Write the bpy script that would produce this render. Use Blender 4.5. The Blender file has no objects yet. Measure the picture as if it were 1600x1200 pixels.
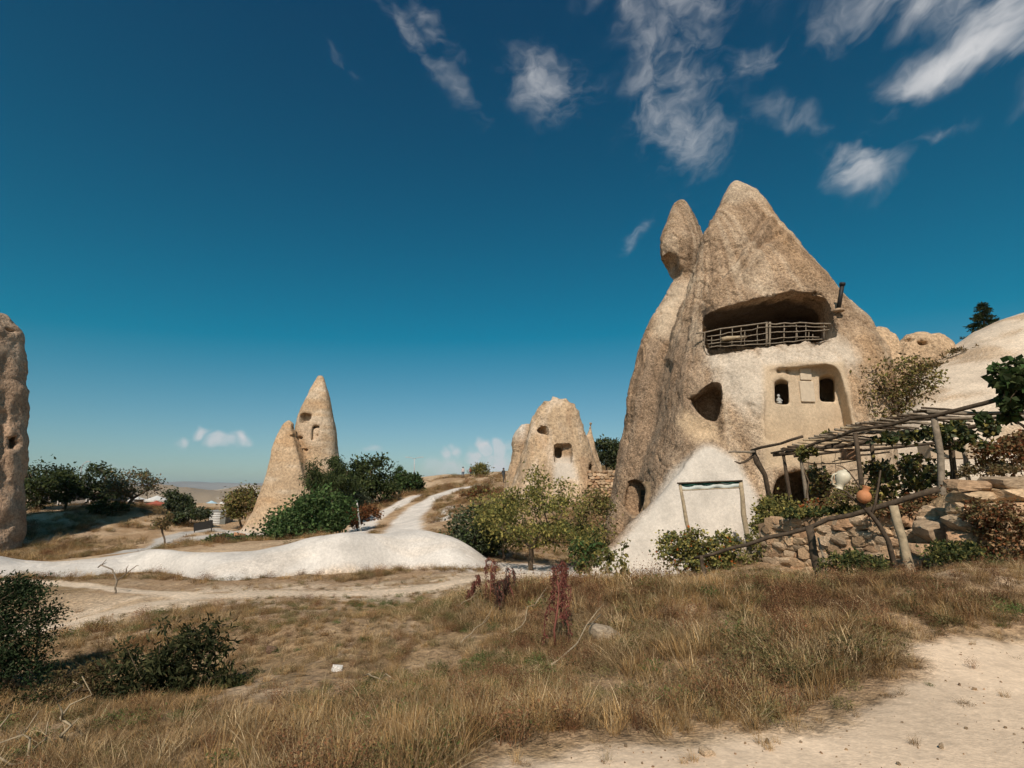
import bpy, bmesh, math, random
import numpy as np
from mathutils import Vector, Matrix, Euler

# ------------------------------------------------------------------ camera, sky, sun, exposure
F, CZ = 820.0, 1.6                       # focal length in photo pixels (1600 wide), eye height
PITCH = math.atan(168.0 / F)
SC, SS = math.cos(PITCH), math.sin(PITCH)
SUN_AZ, SUN_EL = math.radians(8.0), math.radians(43.0)   # direction the light travels towards / height

scene = bpy.context.scene
COL = scene.collection
cam_d = bpy.data.cameras.new('camera'); cam = bpy.data.objects.new('camera', cam_d); COL.objects.link(cam)
cam_d.sensor_width = 36.0; cam_d.lens = F / 1600.0 * 36.0
cam_d.clip_start = 0.05; cam_d.clip_end = 60000.0
cam.location = (0, 0, CZ); cam.rotation_euler = (math.pi / 2 + PITCH, 0, 0)
scene.camera = cam

scene.view_settings.view_transform = 'Standard'; scene.view_settings.look = 'None'
scene.view_settings.gamma = 1.0; scene.view_settings.use_curve_mapping = False
scene.view_settings.exposure = 0.0
scene.render.engine = 'CYCLES'
scene.cycles.use_denoising = True; scene.cycles.use_adaptive_sampling = True; scene.cycles.adaptive_threshold = 0.04; scene.cycles.time_limit = 700
scene.cycles.max_bounces = 4; scene.cycles.diffuse_bounces = 2; scene.cycles.transparent_max_bounces = 8
scene.cycles.volume_bounces = 0

sun_d = bpy.data.lights.new('sun', 'SUN'); sun = bpy.data.objects.new('sun', sun_d); COL.objects.link(sun)
sun_d.energy = 4.4; sun_d.angle = math.radians(0.5); sun_d.color = (1.0, 0.90, 0.79)
sd = Vector((math.sin(SUN_AZ) * math.cos(SUN_EL), math.cos(SUN_AZ) * math.cos(SUN_EL), -math.sin(SUN_EL)))
sun.rotation_euler = sd.to_track_quat('-Z', 'Y').to_euler(); sun.location = (0, -20, 40)


def P(px, py, Y):
    """world point that stands at distance Y in front of the camera on the line of photo pixel (px, py)"""
    u, v = (px - 800.0) / F, (py - 600.0) / F
    t = Y / (SC + v * SS)
    return np.array((t * u, Y, CZ + t * (SS - v * SC)))


def proj(x, y, z):
    zz = z - CZ
    d = np.maximum(y * SC + zz * SS, 0.05)
    return 800 + F * x / d, 600 - F * (-y * SS + zz * SC) / d


def azel(px, py):
    d = P(px, py, 1.0) - np.array((0, 0, CZ)); d /= np.linalg.norm(d)
    return math.atan2(d[0], d[1]), math.asin(d[2])


world = bpy.data.worlds.new('World'); scene.world = world; world.use_nodes = True
world.cycles.sampling_method = 'NONE'


def build_world():
    nt = world.node_tree; N = nt.nodes; L = nt.links; N.clear()
    def mk(t, **kw):
        n = N.new(t)
        for k, v in kw.items(): setattr(n, k, v)
        return n
    def M(op, a, b=None, c=None, clamp=False):
        n = mk('ShaderNodeMath', operation=op); n.use_clamp = clamp
        for i, v in enumerate((a, b, c)):
            if v is None: continue
            if isinstance(v, (int, float)): n.inputs[i].default_value = v
            else: L.new(v, n.inputs[i])
        return n.outputs[0]
    out = mk('ShaderNodeOutputWorld'); bg = mk('ShaderNodeBackground'); bg.inputs[1].default_value = 0.1
    sky = mk('ShaderNodeTexSky', sky_type='NISHITA'); sky.sun_disc = False
    sky.sun_elevation = SUN_EL; sky.sun_rotation = math.pi + SUN_AZ
    sky.altitude = 1200; sky.air_density = 1.0; sky.dust_density = 1.6; sky.ozone_density = 3.0
    # deep, contrasty blue: the same grade over the whole dome
    sc = mk('ShaderNodeVectorMath', operation='MULTIPLY'); L.new(sky.outputs[0], sc.inputs[0]); sc.inputs[1].default_value = SKY_GAIN
    sb = mk('ShaderNodeVectorMath', operation='SUBTRACT'); L.new(sc.outputs[0], sb.inputs[0]); sb.inputs[1].default_value = SKY_LIFT
    tn = mk('ShaderNodeVectorMath', operation='MAXIMUM'); L.new(sb.outputs[0], tn.inputs[0]); tn.inputs[1].default_value = (0.02, 0.02, 0.02)
    # clouds, laid out by compass direction and height
    tc = mk('ShaderNodeTexCoord'); nrm = mk('ShaderNodeVectorMath', operation='NORMALIZE'); L.new(tc.outputs['Generated'], nrm.inputs[0])
    sep = mk('ShaderNodeSeparateXYZ'); L.new(nrm.outputs[0], sep.inputs[0])
    az = M('ARCTAN2', sep.outputs[0], sep.outputs[1]); el = M('ARCSINE', sep.outputs[2])
    cel = M('COSINE', el); u = M('MULTIPLY', az, cel)
    cmb = mk('ShaderNodeCombineXYZ'); L.new(u, cmb.inputs[0]); L.new(el, cmb.inputs[1])
    def noise(vec, scale, detail, rough, dist=0.0, off=(0, 0, 0), scl=(1, 1, 1), rot=0.0):
        mp = mk('ShaderNodeMapping'); L.new(vec, mp.inputs[0]); mp.inputs['Location'].default_value = off
        mp.inputs['Scale'].default_value = scl; mp.inputs['Rotation'].default_value = (0, 0, rot)
        n = mk('ShaderNodeTexNoise', noise_dimensions='2D'); L.new(mp.outputs[0], n.inputs['Vector'])
        n.inputs['Scale'].default_value = scale; n.inputs['Detail'].default_value = detail
        n.inputs['Roughness'].default_value = rough; n.inputs['Distortion'].default_value = dist
        return n
    wn = noise(cmb.outputs[0], 9.0, 3.0, 0.6)
    wv = mk('ShaderNodeVectorMath', operation='SUBTRACT'); L.new(wn.outputs['Color'], wv.inputs[0]); wv.inputs[1].default_value = (0.5, 0.5, 0.5)
    ws = mk('ShaderNodeVectorMath', operation='SCALE'); L.new(wv.outputs[0], ws.inputs[0]); ws.inputs['Scale'].default_value = 0.075
    wa = mk('ShaderNodeVectorMath', operation='ADD'); L.new(cmb.outputs[0], wa.inputs[0]); L.new(ws.outputs[0], wa.inputs[1])
    warped = wa.outputs[0]
    # (x0,y0)-(x1,y1) long axis in photo pixels, half width, strength
    clouds = [(585, -20, 735, 165, 26, .42), (640, 0, 715, 95, 22, .40), (515, 55, 555, 110, 14, .22),
              (800, 95, 915, 165, 48, .50), (780, 85, 850, 150, 16, .35),
              (1000, -30, 1070, 250, 62, .46), (985, 180, 1140, 225, 46, .52), (950, -10, 1170, 5, 26, .50), (1010, 60, 1130, 120, 44, .36),
              (1100, 118, 1245, 75, 22, .42), (1170, 165, 1290, 195, 16, .30),
              (1405, 128, 1620, 30, 52, .95), (1330, -10, 1560, 12, 34, .60), (1540, 100, 1700, 50, 34, .70), (1480, 60, 1660, -30, 60, .8),
              (1305, 232, 1385, 282, 34, .75), (1425, 222, 1512, 190, 14, .42), (1345, 195, 1420, 160, 18, .32), (1275, 25, 1350, 55, 20, .34),
              (968, 388, 1035, 340, 12, .42), (1320, 300, 1350, 270, 12, .3),
              (735, 722, 757, 716, 15, 1.3), (752, 708, 772, 703, 18, 1.4), (772, 703, 800, 704, 19, 1.4), (745, 728, 815, 722, 18, 1.2), (695, 722, 712, 716, 13, 1.0), (706, 716, 728, 711, 12, 1.0), (670, 732, 735, 728, 15, .8),
              (278, 692, 310, 688, 12, .95), (312, 684, 336, 680, 12, 1.0), (330, 692, 372, 688, 12, .95), (366, 684, 390, 679, 11, .95), (555, 706, 588, 700, 12, .8),
              (430, 735, 560, 725, 12, .35), (60, 735, 240, 728, 9, .25),
              (1650, 120, 2000, -80, 80, .9), (-250, 690, -60, 680, 26, .6), (1750, 690, 1950, 660, 40, .9), (-500, 200, -330, 120, 40, .4)]
    cv = []
    for (x0, y0, x1, y1, w, s) in clouds:
        a0, e0 = azel(x0, y0); a1, e1 = azel(x1, y1)
        p0 = (a0 * math.cos(e0), e0); p1 = (a1 * math.cos(e1), e1)
        cx, cy = (p0[0] + p1[0]) / 2, (p0[1] + p1[1]) / 2
        ln = math.hypot(p1[0] - p0[0], p1[1] - p0[1]) / 2
        wpx = w * (2 * ln) / math.hypot(x1 - x0, y1 - y0)
        cv.append((cx, cy, ln * 1.15, wpx, math.atan2(p1[1] - p0[1], p1[0] - p0[0]), s))
    for i in range(6):                                    # the rest of the dome carries the same kind of cloud
        r = random.Random(50 + i); a = r.uniform(1.15, 5.1); e = r.uniform(.15, 1.2)
        if a > math.pi: a -= 2 * math.pi
        cv.append((a * math.cos(e), e, r.uniform(.08, .22), r.uniform(.03, .09), r.uniform(-.8, .8), r.uniform(.4, .9)))
    # three ellipses are evaluated side by side in the three channels of one vector
    while len(cv) % 3: cv.append((9, 9, .01, .01, 0, 0))
    def VMn(op, *a):
        n = mk('ShaderNodeVectorMath', operation=op)
        for i, v in enumerate(a):
            if isinstance(v, tuple): n.inputs[i].default_value = v
            else: L.new(v, n.inputs[i])
        return n.outputs[0]
    wsep = mk('ShaderNodeSeparateXYZ'); L.new(warped, wsep.inputs[0])
    def rep(v):
        c = mk('ShaderNodeCombineXYZ')
        for i in range(3): L.new(v, c.inputs[i])
        return c.outputs[0]
    U, E = rep(wsep.outputs[0]), rep(wsep.outputs[1]); acc = None
    for i in range(0, len(cv), 3):
        g = cv[i:i + 3]; T = lambda fn: tuple(fn(*c) for c in g)
        A = VMn('MULTIPLY_ADD', E, T(lambda cx, cy, a, b, r, s: math.sin(r) / a), T(lambda cx, cy, a, b, r, s: -(cx * math.cos(r) + cy * math.sin(r)) / a))
        A = VMn('MULTIPLY_ADD', U, T(lambda cx, cy, a, b, r, s: math.cos(r) / a), A)
        B = VMn('MULTIPLY_ADD', E, T(lambda cx, cy, a, b, r, s: math.cos(r) / b), T(lambda cx, cy, a, b, r, s: (cx * math.sin(r) - cy * math.cos(r)) / b))
        B = VMn('MULTIPLY_ADD', U, T(lambda cx, cy, a, b, r, s: -math.sin(r) / b), B)
        D = VMn('MULTIPLY_ADD', B, B, VMn('MULTIPLY', A, A))
        Fv = VMn('MAXIMUM', VMn('MULTIPLY_ADD', D, (-.42,) * 3, (1.0,) * 3), (0.0,) * 3)
        Fv = VMn('MULTIPLY', VMn('MULTIPLY', Fv, Fv), T(lambda cx, cy, a, b, r, s: s * 1.05))
        acc = Fv if acc is None else VMn('MAXIMUM', acc, Fv)
    asep = mk('ShaderNodeSeparateXYZ'); L.new(acc, asep.inputs[0]); acc = M('MAXIMUM', M('MAXIMUM', asep.outputs[0], asep.outputs[1]), asep.outputs[2])
    acc = M('MINIMUM', acc, 1.0)
    fib = noise(warped, 9.0, 5.0, 0.65, 0.3, (3, 1, 0), (1.0, 1.9, 1), -0.6)
    puf = noise(warped, 14.0, 4.0, 0.6, 0.2, (7, 2, 0))
    fbm = M('ADD', M('MULTIPLY', fib.outputs['Fac'], 0.5), M('MULTIPLY', puf.outputs['Fac'], 0.5))
    det = mk('ShaderNodeMapRange', interpolation_type='SMOOTHSTEP'); L.new(M('ADD', fbm, M('MULTIPLY', acc, 0.30)), det.inputs[0])
    det.inputs[1].default_value = 0.48; det.inputs[2].default_value = 0.88; det.inputs[3].default_value = 0; det.inputs[4].default_value = 1
    alpha = M('MULTIPLY', M('POWER', acc, 0.8), det.outputs[0], clamp=True)
    alpha = M('MULTIPLY', alpha, 0.97, clamp=True)
    mx = mk('ShaderNodeMix', data_type='RGBA'); L.new(alpha, mx.inputs['Factor'])
    L.new(tn.outputs[0], mx.inputs['A']); mx.inputs['B'].default_value = CLOUD_COL
    L.new(mx.outputs['Result'], bg.inputs[0]); L.new(bg.outputs[0], out.inputs[0])


SKY_GAIN, SKY_LIFT = (1.02, 0.86, 0.78), (1.68, 0.42, 0.46)
CLOUD_COL = (6.6, 6.6, 6.7, 1)
build_world()

# ------------------------------------------------------------------ numpy helpers
RNG = np.random.RandomState(7)
_perm = RNG.permutation(256).astype(np.int64); _perm = np.concatenate([_perm, _perm, _perm])
_vals = RNG.uniform(-1, 1, 256).astype(np.float32)


def vnoise(x, y, z):
    x, y, z = np.broadcast_arrays(np.asarray(x, np.float32), np.asarray(y, np.float32), np.asarray(z, np.float32))
    xi, yi, zi = np.floor(x).astype(np.int64), np.floor(y).astype(np.int64), np.floor(z).astype(np.int64)
    fx, fy, fz = x - xi, y - yi, z - zi
    fx, fy, fz = fx * fx * (3 - 2 * fx), fy * fy * (3 - 2 * fy), fz * fz * (3 - 2 * fz)
    X, Y, Z = xi & 255, yi & 255, zi & 255
    def h(a, b, c): return _vals[_perm[_perm[_perm[(X + a) & 255] + ((Y + b) & 255)] + ((Z + c) & 255)] & 255]
    def lx(b, c): return h(0, b, c) * (1 - fx) + h(1, b, c) * fx
    def ly(c): return lx(0, c) * (1 - fy) + lx(1, c) * fy
    return ly(0) * (1 - fz) + ly(1) * fz


def fbm(x, y, z=0.0, octv=4, gain=0.5, lac=2.03):
    s, a, t = 0.0, 1.0, 0.0
    for i in range(octv):
        s = s + a * vnoise(x * lac ** i + 17.3 * i, y * lac ** i + 5.1 * i, z * lac ** i + 9.7 * i); t += a; a *= gain
    return s / t


def sstep(a, b, x):
    t = np.clip((x - a) / (b - a), 0, 1); return t * t * (3 - 2 * t)


def smin(a, b, k):
    h = np.clip(0.5 + 0.5 * (b - a) / k, 0, 1); return b * (1 - h) + a * h - k * h * (1 - h)


def smax(a, b, k): return -smin(-a, -b, k)


def poly_sd(px, py, poly):
    """signed distance (negative inside) of points to a closed polygon"""
    poly = np.asarray(poly, np.float32); n = len(poly)
    d = np.full(np.broadcast(px, py).shape, 1e9, np.float32); s = np.ones_like(d)
    for i in range(n):
        a, b = poly[i], poly[i - 1]
        ex, ey = b[0] - a[0], b[1] - a[1]; wx, wy = px - a[0], py - a[1]
        t = np.clip((wx * ex + wy * ey) / (ex * ex + ey * ey + 1e-12), 0, 1)
        d = np.minimum(d, (wx - ex * t) ** 2 + (wy - ey * t) ** 2)
        c1, c2, c3 = py >= a[1], py < b[1], ex * wy > ey * wx
        s = np.where((c1 & c2 & c3) | (~c1 & ~c2 & ~c3), -s, s)
    return s * np.sqrt(d)


def line_sd(px, py, pts):
    d = np.full(np.broadcast(px, py).shape, 1e9, np.float32)
    for a, b in zip(pts[:-1], pts[1:]):
        ex, ey = b[0] - a[0], b[1] - a[1]; wx, wy = px - a[0], py - a[1]
        t = np.clip((wx * ex + wy * ey) / (ex * ex + ey * ey + 1e-12), 0, 1)
        d = np.minimum(d, (wx - ex * t) ** 2 + (wy - ey * t) ** 2)
    return np.sqrt(d)


def smooth_poly(poly, it=2):
    p = np.asarray(poly, float)
    for _ in range(it):
        q = np.roll(p, -1, 0); p = np.stack([p * .75 + q * .25, p * .25 + q * .75], 1).reshape(-1, 2)
    return p


# ------------------------------------------------------------------ mesh helpers
def mk_mesh(name, verts, faces, col=None, smooth=True):
    """faces: one int array (n,k) or a list of such arrays"""
    verts = np.asarray(verts, np.float32)
    if isinstance(faces, np.ndarray): faces = [faces]
    faces = [np.asarray(f, np.int32) for f in faces if len(f)]
    me = bpy.data.meshes.new(name)
    me.vertices.add(len(verts)); me.vertices.foreach_set('co', verts.ravel())
    loops = np.concatenate([f.ravel() for f in faces]); tot = np.concatenate([np.full(len(f), f.shape[1], np.int32) for f in faces])
    me.loops.add(len(loops)); me.loops.foreach_set('vertex_index', loops)
    st = np.concatenate([[0], np.cumsum(tot)[:-1]]).astype(np.int32)
    me.polygons.add(len(tot)); me.polygons.foreach_set('loop_start', st)
    me.polygons.foreach_set('use_smooth', np.full(len(tot), smooth, bool))
    me.update(calc_edges=True)
    if col is not None:
        col = np.asarray(col, np.float32)
        if col.shape[1] == 3: col = np.concatenate([col, np.ones((len(col), 1), np.float32)], 1)
        at = me.color_attributes.new('Col', 'FLOAT_COLOR', 'POINT'); at.data.foreach_set('color', col.ravel())
    return me


def link(name, me, mat=None, parent=None):
    o = bpy.data.objects.new(name, me); COL.objects.link(o)
    if mat is not None and me is not None and len(me.materials) == 0: me.materials.append(mat)
    if parent is not None: o.parent = parent
    return o


def tag(o, label=None, cat=None, group=None, kind=None):
    if label: o['label'] = label
    if cat: o['category'] = cat
    if group: o['group'] = group
    if kind: o['kind'] = kind
    return o


def empty(name, loc, label=None, cat=None, group=None):
    o = bpy.data.objects.new(name, None); COL.objects.link(o); o.location = tuple(float(c) for c in loc); o.empty_display_size = .1
    return tag(o, label, cat, group)


class MB:
    """collects tubes, boxes, lathes into ONE mesh"""
    def __init__(s): s.v = []; s.q = []; s.t = []; s.n = 0; s.c = []
    def add(s, v, q=None, t=None, c=None):
        v = np.asarray(v, float)
        if q is not None and len(q): s.q.append(np.asarray(q, int) + s.n)
        if t is not None and len(t): s.t.append(np.asarray(t, int) + s.n)
        s.v.append(v); s.n += len(v)
        s.c.append(np.tile(np.asarray(c if c is not None else (1, 1, 1), float), (len(v), 1)) if c is None or np.ndim(c) == 1 else np.asarray(c, float))
    def tube(s, pts, rad, sides=7, cap=True, c=None):
        pts = np.asarray(pts, float); n = len(pts); rad = np.broadcast_to(np.asarray(rad, float), (n,))
        tan = np.gradient(pts, axis=0); tan /= np.linalg.norm(tan, axis=1)[:, None] + 1e-9
        ref = np.array((0.13, 0.31, 0.94)) if abs(tan[0][2]) < .9 else np.array((1, 0.1, 0))
        a = np.cross(tan, ref); a /= np.linalg.norm(a, axis=1)[:, None] + 1e-9; b = np.cross(tan, a)
        th = np.linspace(0, 2 * math.pi, sides, endpoint=False)
        ring = pts[:, None] + rad[:, None, None] * (a[:, None] * np.cos(th)[None, :, None] + b[:, None] * np.sin(th)[None, :, None])
        v = ring.reshape(-1, 3); i = np.arange(n - 1)[:, None] * sides; j = np.arange(sides)[None]; k = (j + 1) % sides
        q = np.stack([i + j, i + sides + j, i + sides + k, i + k], -1).reshape(-1, 4)
        t = []
        if cap:
            v = np.concatenate([v, pts[:1], pts[-1:]]); c0, c1 = n * sides, n * sides + 1
            for m in range(sides):
                t.append((c0, m, (m + 1) % sides)); t.append((c1, (n - 1) * sides + (m + 1) % sides, (n - 1) * sides + m))
        s.add(v, q, t, c)
    def box(s, c, size, rot=None, col=None):
        h = np.asarray(size, float) / 2
        v = np.array([(x, y, z) for x in (-1, 1) for y in (-1, 1) for z in (-1, 1)]) * h
        if rot is not None: v = v @ np.array(Euler(rot).to_matrix()).T
        s.add(v + np.asarray(c, float), [(0, 1, 3, 2), (4, 6, 7, 5), (0, 4, 5, 1), (2, 3, 7, 6), (0, 2, 6, 4), (1, 5, 7, 3)], None, col)
    def lathe(s, c, prof, seg=20, axis=None, col=None):
        prof = np.asarray(prof, float); n = len(prof); th = np.linspace(0, 2 * math.pi, seg, endpoint=False)
        v = np.stack([prof[:, None, 0] * np.cos(th), prof[:, None, 0] * np.sin(th), np.broadcast_to(prof[:, None, 1], (n, seg))], -1).reshape(-1, 3)
        if axis is not None: v = v @ np.array(Vector((0, 0, 1)).rotation_difference(Vector(axis)).to_matrix()).T
        i = np.arange(n - 1)[:, None] * seg; j = np.arange(seg)[None]; k = (j + 1) % seg
        s.add(v + np.asarray(c, float), np.stack([i + j, i + k, i + seg + k, i + seg + j], -1).reshape(-1, 4), None, col)
    def mesh(s, name, off=(0, 0, 0), smooth=True):
        f = []
        if s.q: f.append(np.concatenate(s.q))
        if s.t: f.append(np.concatenate(s.t))
        return mk_mesh(name, np.concatenate(s.v) - np.asarray(off, float), f, np.concatenate(s.c), smooth)
    def build(s, name, mat, parent=None, off=None, smooth=True):
        if off is None: off = tuple(parent.location) if parent is not None else (0, 0, 0)
        return link(name, s.mesh(name, off, smooth), mat, parent)


def wob(a, b, n=6, amp=.02, seed=0):
    """a slightly crooked line from a to b"""
    r = np.random.RandomState(seed); t = np.linspace(0, 1, n)[:, None]
    p = np.asarray(a, float) * (1 - t) + np.asarray(b, float) * t
    return p + r.normal(0, amp, p.shape) * np.sin(t * math.pi) ** .5


def surface_nets(D, lo, h):
    D = np.asarray(D, np.float32); ins = D < 0
    nx, ny, nz = D.shape
    c = ins[:-1, :-1, :-1].astype(np.int8)
    cnt = np.zeros((nx - 1, ny - 1, nz - 1), np.int8)
    for a in (0, 1):
        for b in (0, 1):
            for e in (0, 1): cnt += ins[a:nx - 1 + a, b:ny - 1 + b, e:nz - 1 + e]
    act = (cnt > 0) & (cnt < 8); ix, iy, iz = np.nonzero(act)
    idx = np.full(act.shape, -1, np.int32); idx[ix, iy, iz] = np.arange(len(ix))
    S = np.zeros((len(ix), 3), np.float32); W = np.zeros(len(ix), np.float32)
    corners = [(a, b, e) for a in (0, 1) for b in (0, 1) for e in (0, 1)]
    for p in corners:
        for ax in range(3):
            if p[ax] == 1: continue
            q = list(p); q[ax] = 1
            d0 = D[ix + p[0], iy + p[1], iz + p[2]]; d1 = D[ix + q[0], iy + q[1], iz + q[2]]
            m = (d0 < 0) != (d1 < 0); t = np.where(m, d0 / (d0 - d1 + 1e-12), 0)
            pt = np.tile(np.array(p, np.float32), (len(ix), 1)); pt[:, ax] += t
            S += pt * m[:, None]; W += m
    V = (np.stack([ix, iy, iz], 1) + S / W[:, None]) * h + np.asarray(lo)
    quads = []
    for ax in range(3):
        o1, o2 = [(1, 2), (2, 0), (0, 1)][ax]
        s0 = [slice(1, -1)] * 3; s0[ax] = slice(0, -1); s1 = list(s0); s1[ax] = slice(1, None)
        a, b = ins[tuple(s0)], ins[tuple(s1)]
        e = np.argwhere(a != b)
        off = np.array([1, 1, 1]); off[ax] = 0; e = e + off
        u = np.zeros(3, int); u[o1] = 1; w = np.zeros(3, int); w[o2] = 1
        g = lambda q: idx[q[:, 0], q[:, 1], q[:, 2]]
        qd = np.stack([g(e - u - w), g(e - w), g(e), g(e - u)], 1)
        fl = a[tuple((e - off).T)]
        qd[~fl] = qd[~fl][:, ::-1]; quads.append(qd)
    Q = np.concatenate(quads); Q = Q[(Q >= 0).all(1)]
    return V.astype(np.float64), Q


def vert_normals(V, Q):
    n = np.cross(V[Q[:, 2]] - V[Q[:, 0]], V[Q[:, 3]] - V[Q[:, 1]]); N = np.zeros_like(V)
    for k in range(4): np.add.at(N, Q[:, k], n)
    return N / (np.linalg.norm(N, axis=1)[:, None] + 1e-12)


def smooth_verts(V, Q, it=1, lam=.5):
    for _ in range(it):
        S = np.zeros_like(V); C = np.zeros(len(V))
        for k in range(4):
            np.add.at(S, Q[:, k], V[Q[:, (k + 1) % 4]]); np.add.at(C, Q[:, k], 1)
            np.add.at(S, Q[:, k], V[Q[:, (k + 3) % 4]]); np.add.at(C, Q[:, k], 1)
        V = V * (1 - lam) + lam * S / np.maximum(C, 1)[:, None]
    return V


# ------------------------------------------------------------------ materials
def node_mat(name):
    m = bpy.data.materials.new(name); m.use_nodes = True
    nt = m.node_tree; bs = nt.nodes['Principled BSDF']
    return m, nt, bs


def nz_node(nt, scale, detail=4, rough=.55, coord='Object', dist=0.0):
    tc = nt.nodes.new('ShaderNodeTexCoord'); n = nt.nodes.new('ShaderNodeTexNoise')
    nt.links.new(tc.outputs[coord], n.inputs['Vector'])
    n.inputs['Scale'].default_value = scale; n.inputs['Detail'].default_value = detail
    n.inputs['Roughness'].default_value = rough; n.inputs['Distortion'].default_value = dist
    return n


def mathn(nt, op, a, b=None, clamp=False):
    n = nt.nodes.new('ShaderNodeMath'); n.operation = op; n.use_clamp = clamp
    for i, v in enumerate((a, b)):
        if v is None: continue
        if isinstance(v, (int, float)): n.inputs[i].default_value = v
        else: nt.links.new(v, n.inputs[i])
    return n.outputs[0]


def maprange(nt, v, a, b, c, d):
    n = nt.nodes.new('ShaderNodeMapRange'); nt.links.new(v, n.inputs[0])
    for i, x in enumerate((a, b, c, d)): n.inputs[i + 1].default_value = x
    return n.outputs[0]


def scale_col(nt, col, fac):
    n = nt.nodes.new('ShaderNodeVectorMath'); n.operation = 'SCALE'; nt.links.new(col, n.inputs[0]); nt.links.new(fac, n.inputs['Scale'])
    return n.outputs[0]


def mat_rock(name, grain=9.0, speck=0.35, bump=0.5, dist=.03):
    """weathered tuff: colour from the mesh, pitted grain where the colour's alpha says so"""
    m, nt, bs = node_mat(name)
    at = nt.nodes.new('ShaderNodeAttribute'); at.attribute_name = 'Col'
    n1 = nz_node(nt, grain, 3, .75); n2 = nz_node(nt, grain * .09, 2, .6); n3 = nz_node(nt, grain * 4.1, 1, .6)
    tc = nt.nodes.new('ShaderNodeTexCoord'); vo = nt.nodes.new('ShaderNodeTexVoronoi'); nt.links.new(tc.outputs['Object'], vo.inputs['Vector'])
    vo.inputs['Scale'].default_value = grain * .9
    pit = maprange(nt, vo.outputs['Distance'], .05, .45, 0.0, 1.0)
    f1 = maprange(nt, n1.outputs['Fac'], .32, .68, 1 - speck, 1 + speck)
    f2 = maprange(nt, n2.outputs['Fac'], .3, .7, .84, 1.14)
    f3 = maprange(nt, n3.outputs['Fac'], .3, .7, 1 - speck * .6, 1 + speck * .6)
    f = mathn(nt, 'MULTIPLY', mathn(nt, 'MULTIPLY', f1, f3), mathn(nt, 'ADD', mathn(nt, 'MULTIPLY', pit, .3), .76))
    # alpha 0 = smooth washed face, 1 = rough face
    mixf = mathn(nt, 'ADD', mathn(nt, 'MULTIPLY', mathn(nt, 'SUBTRACT', f, 1.0), maprange(nt, at.outputs['Alpha'], 0, 1, .18, 1)), 1.0)
    nt.links.new(scale_col(nt, at.outputs['Color'], mathn(nt, 'MULTIPLY', mixf, f2)), bs.inputs['Base Color'])
    bs.inputs['Roughness'].default_value = .95; bs.inputs['Specular IOR Level'].default_value = .15
    bp = nt.nodes.new('ShaderNodeBump'); bp.inputs['Distance'].default_value = dist
    nt.links.new(mathn(nt, 'ADD', mathn(nt, 'ADD', n1.outputs['Fac'], mathn(nt, 'MULTIPLY', pit, .35)), mathn(nt, 'MULTIPLY', n3.outputs['Fac'], .4)), bp.inputs['Height'])
    nt.links.new(maprange(nt, at.outputs['Alpha'], 0, 1, bump * .12, bump), bp.inputs['Strength'])
    nt.links.new(bp.outputs[0], bs.inputs['Normal'])
    return m


def mat_attr(name, rough=.8, trans=0.0, vary=.25, nscale=6.0, spec=.2, bump=0, inst=0.0, bdist=.01):
    """colour from the mesh, broken up by noise; trans > 0 lets light through (leaves, grass)"""
    m, nt, bs = node_mat(name)
    at = nt.nodes.new('ShaderNodeAttribute'); at.attribute_name = 'Col'
    c = at.outputs['Color']
    if vary:
        n1 = nz_node(nt, nscale, 3, .6); c = scale_col(nt, c, maprange(nt, n1.outputs['Fac'], .3, .7, 1 - vary, 1 + vary))
    if inst:
        oi = nt.nodes.new('ShaderNodeObjectInfo'); c = scale_col(nt, c, maprange(nt, oi.outputs['Random'], 0, 1, 1 - inst, 1 + inst))
    nt.links.new(c, bs.inputs['Base Color'])
    bs.inputs['Roughness'].default_value = rough; bs.inputs['Specular IOR Level'].default_value = spec
    if bump:
        bp = nt.nodes.new('ShaderNodeBump'); bp.inputs['Distance'].default_value = bdist; bp.inputs['Strength'].default_value = bump
        nt.links.new(n1.outputs['Fac'], bp.inputs['Height']); nt.links.new(bp.outputs[0], bs.inputs['Normal'])
    if trans > 0:
        tr = nt.nodes.new('ShaderNodeBsdfTranslucent'); nt.links.new(c, tr.inputs[0])
        mx = nt.nodes.new('ShaderNodeMixShader'); mx.inputs[0].default_value = trans
        nt.links.new(bs.outputs[0], mx.inputs[1]); nt.links.new(tr.outputs[0], mx.inputs[2])
        nt.links.new(mx.outputs[0], nt.nodes['Material Output'].inputs['Surface'])
    return m


def mat_plain(name, col, rough=.8, vary=.15, nscale=8.0, spec=.2, bump=.2, metal=0.0, stretch=None, bdist=.01):
    m, nt, bs = node_mat(name)
    n1 = nz_node(nt, nscale, 5, .6)
    if stretch:
        mp = nt.nodes.new('ShaderNodeMapping'); mp.inputs['Scale'].default_value = stretch
        tc = nt.nodes.new('ShaderNodeTexCoord'); nt.links.new(tc.outputs['Object'], mp.inputs[0]); nt.links.new(mp.outputs[0], n1.inputs['Vector'])
    rgb = nt.nodes.new('ShaderNodeRGB'); rgb.outputs[0].default_value = (*col, 1)
    nt.links.new(scale_col(nt, rgb.outputs[0], maprange(nt, n1.outputs['Fac'], .3, .7, 1 - vary, 1 + vary)), bs.inputs['Base Color'])
    bs.inputs['Roughness'].default_value = rough; bs.inputs['Specular IOR Level'].default_value = spec; bs.inputs['Metallic'].default_value = metal
    if bump:
        bp = nt.nodes.new('ShaderNodeBump'); bp.inputs['Distance'].default_value = bdist; bp.inputs['Strength'].default_value = bump
        nt.links.new(n1.outputs['Fac'], bp.inputs['Height']); nt.links.new(bp.outputs[0], bs.inputs['Normal'])
    return m


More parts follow.
